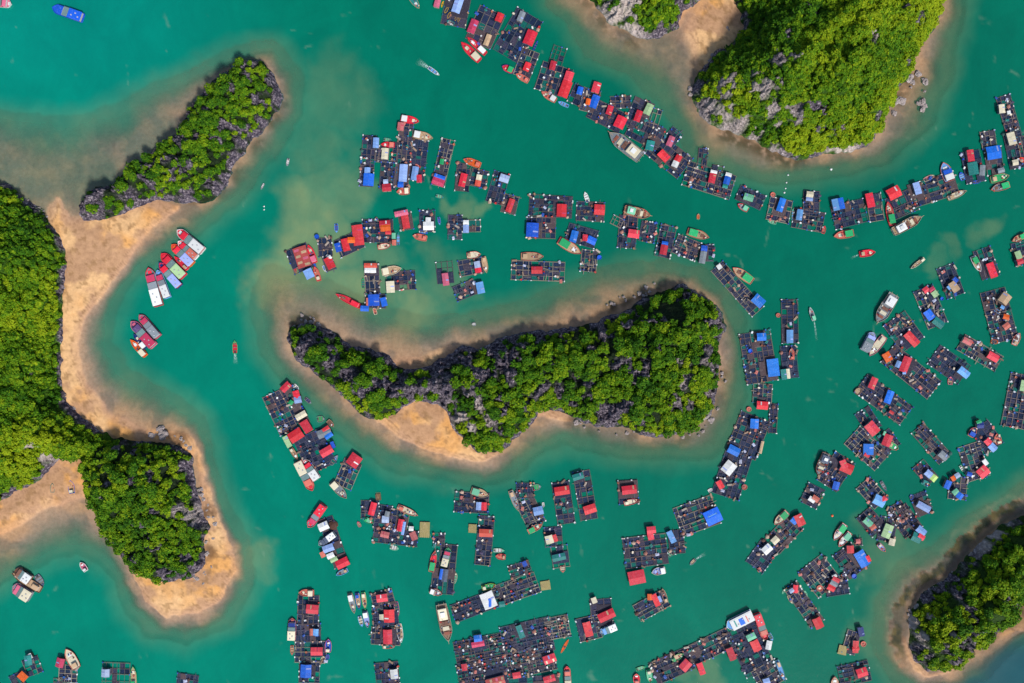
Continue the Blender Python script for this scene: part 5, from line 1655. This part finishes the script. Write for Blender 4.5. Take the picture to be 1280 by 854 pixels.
def make_boat(b):
    zz, w = b['z'], b['w_']; n0 = 6 if w[5] == b['aw'] else 5
    if b['t'] in ('c', 'k') and w[5] == '-': n0 = 6
    q = [float(v) for v in w[6:11]] if n0 == 6 else [float(v) for v in w[5:10]]
    ax, ay = P(zz[0] + q[0] / zz[2], zz[1] + q[1] / zz[2], 1); bx, by = P(zz[0] + q[2] / zz[2], zz[1] + q[3] / zz[2], 1)
    L = math.hypot(bx - ax, by - ay); W = q[4] / zz[2] * S * (1.16 if b['t'] == 't' else .95); t = b['t']
    F = {'f': 1.15, 't': 1.3, 's': 2.1, 'k': .6, 'c': .35}[t]
    ang = math.atan2(by - ay, bx - ax)
    name = {'f': 'fishing_boat', 't': 'tour_boat', 's': 'wooden_ship', 'k': 'small_boat', 'c': 'kayak'}[t]
    cat = {'f': 'fishing boat', 't': 'tour boat', 's': 'ship', 'k': 'boat', 'c': 'kayak'}[t]
    if 'canoe' in b['lab']: name = cat = 'canoe'
    root = bpy.data.objects.new(name, None); C.objects.link(root); root.location = ((ax + bx) / 2, (ay + by) / 2, 0); root.rotation_euler = (0, 0, ang)
    tag(root, b['lab'], cat)
    n = 18 if L > 6 else 10; vs, fs = [], []
    g = min(.22, W * .08)
    st = [i / n for i in range(n + 1)]
    sheer = lambda s: F * (1 + .30 * max(0, s - .45) ** 1.5 * 2 + .06 * (1 - s))
    dz = F - (.42 if t in 'fts' else F * .6)
    for s in st:
        hw = profile(t, s) * W / 2; x = -L / 2 + s * L; hi = max(hw - g, .01); xi = x
        if s == 0: xi = x + g
        if s == 1: xi = x - g * 2
        for y in (-1, 1):
            vs += [(x * .93 if s > .9 else x, y * hw * .78, -.25), (x, y * hw, sheer(s)), (xi, y * hi, sheer(s)), (xi, y * hi, dz)]
    for i in range(n):
        a, c = i * 8, (i + 1) * 8
        for k in range(3):
            fs.append((a + k, c + k, c + k + 1, a + k + 1)); fs.append((a + 4 + k + 1, c + 4 + k + 1, c + 4 + k, a + 4 + k))
        fs.append((a, a + 4, c + 4, c))
    fs += [(0, 1, 5, 4), (1, 2, 6, 5), (2, 3, 7, 6)]
    e = n * 8; fs += [(e, e + 4, e + 5, e + 1), (e + 1, e + 5, e + 6, e + 2)]
    hull_k = 'wood' if b['c'] in ('wood', 'rust', 'brown', 'tan', 'cream', 'weathered') else 'paint'
    hull = mesh_obj('hull', vs, fs, paint(COL[b['c']], .5, hull_k), root)
    vd, fd = [], []
    for s in st:
        hi = max(profile(t, s) * W / 2 - g, .01) * .995; x = -L / 2 + s * L
        x = min(max(x, -L / 2 + g), L / 2 - 2 * g)
        vd += [(x, -hi, dz + .02), (x, hi, dz + .02)]
    for i in range(n): fd.append((2 * i, 2 * i + 2, 2 * i + 3, 2 * i + 1))
    mesh_obj('deck', vd, fd, paint(COL[b['d']], .75, 'wood'), root)
    rg = random.Random(int(L * 1000) + int(W * 77))
    def cabin(s0, s1, h, wk, col, wall=(205, 200, 195)):
        x0, x1 = -L / 2 + s0 * L, -L / 2 + s1 * L
        wd = min(profile(t, s0), profile(t, s1)) * W * wk
        v_, f_ = [], []
        box(v_, f_, (x0 + x1) / 2, 0, dz + .03, dz + h, (x1 - x0) * .93, wd * .88)
        cb = mesh_obj('cabin', v_, f_, paint(wall, .6), root)
        v_, f_ = [], []
        box(v_, f_, (x0 + x1) / 2, 0, dz + h + .002, dz + h + .07, x1 - x0, wd); box(v_, f_, (x0 + x1) / 2, 0, dz + h + .072, dz + h + .18, (x1 - x0) * .96, wd * .86, taper=.93)
        roof = mesh_obj('roof', v_, f_, paint(COL[col], .55, 'paint'), cb)
        v_, f_ = [], []
        for sy in (-1, 1): box(v_, f_, (x0 + x1) / 2, sy * (wd * .44 + .02), dz + h * .5, dz + h * .8, (x1 - x0) * .75, .05)
        mesh_obj('window', v_, f_, paint((40, 50, 62), .2), cb)
        return cb, roof, (x0, x1, wd, dz + h)
    def slab(nm, s0, s1, z0, z1, wk, col, parent=None, kind='paint', off=0):
        x0, x1 = -L / 2 + s0 * L, -L / 2 + s1 * L; wd = min(profile(t, s0), profile(t, s1)) * W * wk
        v_, f_ = [], []; box(v_, f_, (x0 + x1) / 2, off, z0, z1, x1 - x0, wd)
        if z0 > dz + .8:
            for sx in (x0 + .15, x1 - .15):
                for sy in (-1, 1): box(v_, f_, sx, sy * wd * .45, dz + .03, z0 - .001, .1, .1)
        return mesh_obj(nm, v_, f_, paint(COL[col] if isinstance(col, str) else col, .6, kind), parent or root)
    aw = b['aw'] if b['aw'] in COL else None
    if t == 'k':
        for s in (.2, .45, .68): slab('thwart', s, s + .05, dz + .2, dz + .28, .88, (150, 125, 105), kind='wood')
        if L > 4: slab('bow_deck', .78, .9, F * .9, F * 1.0, .8, b['c'])
        if L > 4.5 and W > 2: slab('motor', .04, .16, dz + .05, F + .25, .35, (60, 60, 66))
    elif t == 'c':
        slab('seat', .4, .52, dz + .05, dz + .15, .6, (60, 60, 70))
    elif t == 't':
        col = b['r'] if b['r'] in COL else {'whitegrey': 'white', 'salmongrey': 'salmon', 'bluestriped': 'white'}.get(b['r'], 'cream')
        long_roof = L > 16 or b['r'] != '-'
        s0, s1 = (.02, .44) if b['r'] != 'bluestriped' else (.02, .84)
        cb, rf, (x0, x1, wd, zt) = cabin(s0, s1, 2.2, .97, col)
        if s1 < .8:
            slab('awning', s1 + .01, s1 + .17, dz + 1.9, dz + 1.98, .9, b['d'] if b['d'] in ('grey', 'slate') else (112, 140, 140))
            cb2, rf2, _ = cabin(s1 + .19, .80, 1.7, .82, b['d'] if b['d'] not in ('grey',) else 'rose', (235, 235, 235))
            slab('hatch', .84, .92, dz + .05, dz + .3, .55, b['c'])
        v_, f_ = [], []
        for i in range(3): box(v_, f_, x0 + (x1 - x0) * (.2 + .25 * i), (-1) ** i * wd * .15, zt + .19, zt + .5, .9, .8)
        mesh_obj('roof_vent', v_, f_, paint((190, 190, 195), .5), rf)
        if b['r'] == 'bluestriped':
            for k, (cx, lx, cc) in enumerate(((.45, .18, 'azure'), (.68, .05, 'teal'), (.25, .04, 'salmon'))):
                v_, f_ = [], []; box(v_, f_, -L / 2 + cx * L, (-1) ** k * .3, zt + .19, zt + .24, lx * L, wd * .62); mesh_obj('roof_tarp', v_, f_, paint(COL[cc], .6), rf)
    elif t == 'f':
        if b['r'] in COL:
            cabin(.06, .36, 1.9, .9, b['r'])
            if aw: slab('awning', .38, .60, dz + 1.7, dz + 1.76, .8, aw)
        elif aw:
            slab('awning', .08, .46, dz + 1.6, dz + 1.67, .88, aw)
        else:
            if L > 7: cabin(.08, .28, 1.5, .62, rg.choice(['tan', 'cream', b['c']]))
        if L > 6:
            slab('fish_hold', .62, .76, dz + .03, dz + .32, .5, rg.choice(['cream', 'brown', 'white', b['d']]))
            for k in range(int(L / 4)):
                o = put('gear_box', shared(('gb', k % 4), 'gear_box', m_crate, paint([(200, 70, 70), (225, 215, 200), (60, 80, 120), (120, 85, 70)][k % 4], .8)), root,
                        (rg.uniform(-.02, .38) * L, rg.uniform(-.28, .28) * W, dz + .03), rg.uniform(0, 3), (.8, .8, .8))
        if L > 9:
            v_, f_ = [], []; box(v_, f_, L * .08, 0, dz, dz + 4.2, .14, .14); mesh_obj('mast', v_, f_, paint(COL['wood'], .8, 'wood'), root)
    else:
        cc = b['r'] if b['r'] in COL else 'white'
        cb, rf, (x0, x1, wd, zt) = cabin(.10, .40, 2.2, .78, cc)
        v_, f_ = [], []; box(v_, f_, (x0 + x1) / 2, 0, zt + .19, zt + .9, (x1 - x0) * .4, wd * .5); mesh_obj('roof_box', v_, f_, paint(COL['white'], .6), rf)
        for k, (s0, s1) in enumerate(((.46, .56), (.60, .70), (.74, .82))):
            slab('hatch', s0, s1, dz + .03, dz + .5, .55, ['brown', 'cream', 'rust'][k], kind='wood')
            for kk in range(3):
                put('gear_box', shared(('gb', (k + kk) % 4), 'gear_box', m_crate, paint([(200, 70, 70), (225, 215, 200), (60, 80, 120), (120, 85, 70)][(k + kk) % 4], .8)), root,
                    (-L / 2 + (s0 + .02 * kk) * L, rg.choice((-1, 1)) * W * .33, dz + .04), rg.uniform(0, 3))
        # rails and bowsprit
        v_, f_ = [], []
        box(v_, f_, L * .47, 0, F * 1.3, F * 1.3 + .2, L * .18, .25)
        for sy in (-1, 1): box(v_, f_, -L * .48, sy * W * .22, F, F + .18, L * .12, .18)
        mesh_obj('spar', v_, f_, paint(COL['tan'], .8, 'wood'), root)
        v_, f_ = [], []; box(v_, f_, -L * .02, 0, dz, dz + 6.5, .22, .22); mesh_obj('mast', v_, f_, paint(COL['wood'], .8, 'wood'), root)
        v_, f_ = [], []
        for sy in (-1, 1):
            for i in range(9):
                s = .08 + .075 * i; box(v_, f_, -L / 2 + s * L, sy * (profile(t, s) * W / 2 - g / 2), F * .99, F + .95, .1, .1)
            box(v_, f_, -L * .09, sy * W * .46, F + .96, F + 1.05, L * .62, .1)
        mesh_obj('railing', v_, f_, paint(COL['wood'], .8, 'wood'), root)
for b in boats: make_boat(b)

# ------------------------------------------------------------------ loose floating things
for kind, (px, py), w, lab in things:
    x, y = P(px, py); r = w * S / 2
    vs, fs = [], []
    if kind == 'basin':
        disc(vs, fs, r, -.1, .7, 20, .3); o = mesh_obj('round_basin', vs, fs, paint((205, 115, 100), .8), None, (x, y, .3)); tag(o, lab, 'basin')
        v2, f2 = [], []; box(v2, f2, 0, 0, .32, .5, r * .8, r * .5, .4); mesh_obj('lid', v2, f2, paint(COL['cream'] if 'cream' in lab else (170, 100, 85), .8), o)
    elif kind == 'tank':
        disc(vs, fs, r, 0, 1.0, 16, .16); o = mesh_obj('water_tank', vs, fs, paint(COL['blue'], .5), None, (x, y, .95)); tag(o, lab, 'tank')
    elif kind == 'buoy':
        import bmesh
        bm = bmesh.new(); bmesh.ops.create_uvsphere(bm, u_segments=14, v_segments=8, radius=max(r, .55))
        for v in bm.verts: v.co.z *= .7
        me = bpy.data.meshes.new('buoy'); bm.to_mesh(me); bm.free(); me.materials.append(paint((250, 110, 60) if 'orange' in lab else (245, 245, 245), .4))
        o = put('buoy', me, None, (x, y, .15)); tag(o, lab, 'buoy')
        v2, f2 = [], []; disc(v2, f2, .16, .25, .75, 8, .05); mesh_obj('ring', v2, f2, paint((120, 120, 120), .5), o)
    elif kind == 'netpile':
        m_heap(vs, fs); o = mesh_obj('net_heap', vs, fs, paint((90, 60, 50), .95), None, (x, y, .9)); o.scale = (r, r * 1.2, 1.5); tag(o, lab, 'net heap')
    else:
        e = bpy.data.objects.new('lift_net', None); C.objects.link(e); e.location = (x, y, .4); tag(e, lab, 'net frame')
        for i in range(5):
            a = -.5 + .25 * i; box(vs, fs, math.sin(a) * r * .5, math.cos(a) * r * .2, .3, .42, .16, r * 2, -a * .6)
        mesh_obj('pole', vs, fs, paint((170, 135, 95), .9, 'wood'), e)
        v2, f2 = [], []; box(v2, f2, 0, 0, .22, .27, r * 1.3, r * 1.5, .1); mesh_obj('net', v2, f2, paint((120, 92, 70), .95), e)

# ------------------------------------------------------------------ foam wakes
def mat_foam():
    m, nt, b = new_mat('foam_wake')
    tc = N(nt, 'ShaderNodeTexCoord'); a = N(nt, 'ShaderNodeAttribute', attribute_name='fade')
    n = N(nt, 'ShaderNodeTexNoise', i_Scale=.9, i_Detail=6.0, i_Roughness=.7); nt.links.new(tc.outputs['Object'], n.inputs['Vector'])
    r = ramp(nt, n.outputs[0], [(.42, (0, 0, 0)), (.62, (1, 1, 1))])
    mu = N(nt, 'ShaderNodeMath', operation='MULTIPLY'); nt.links.new(r.outputs[0], mu.inputs[0]); nt.links.new(a.outputs['Fac'], mu.inputs[1])
    b.inputs['Base Color'].default_value = (.55, .72, .68, 1); b.inputs['Roughness'].default_value = .8
    tr = N(nt, 'ShaderNodeBsdfTransparent'); mx = N(nt, 'ShaderNodeMixShader')
    nt.links.new(mu.outputs[0], mx.inputs[0]); nt.links.new(tr.outputs[0], mx.inputs[1]); nt.links.new(b.outputs[0], mx.inputs[2])
    nt.links.new(mx.outputs[0], nt.nodes['Material Output'].inputs['Surface'])
    return m
M_FOAM = mat_foam()
for (a, b_, w) in wakes:
    ax, ay = P(*a); bx, by = P(*b_); L = math.hypot(bx - ax, by - ay); n = 14
    co, q, fade = [], [], []
    for i in range(n + 1):
        f = i / n
        for s in (-1, -.5, 0, .5, 1):
            co.append((f * L, s * w * S * (.22 + .35 * f), .03)); fade.append((1 - f) ** 1.2 * (1 - abs(s) ** 2))
    for i in range(n):
        for j in range(4): q.append((i * 5 + j, (i + 1) * 5 + j, (i + 1) * 5 + j + 1, i * 5 + j + 1))
    o = mesh_obj('wake_foam', co, q, M_FOAM, None, (ax, ay, 0), math.atan2(by - ay, bx - ax))
    at = o.data.attributes.new('fade', 'FLOAT', 'POINT'); at.data.foreach_set('value', fade)
    tag(o, 'thin white foam wake trailing a moving boat', 'foam', kind='stuff')
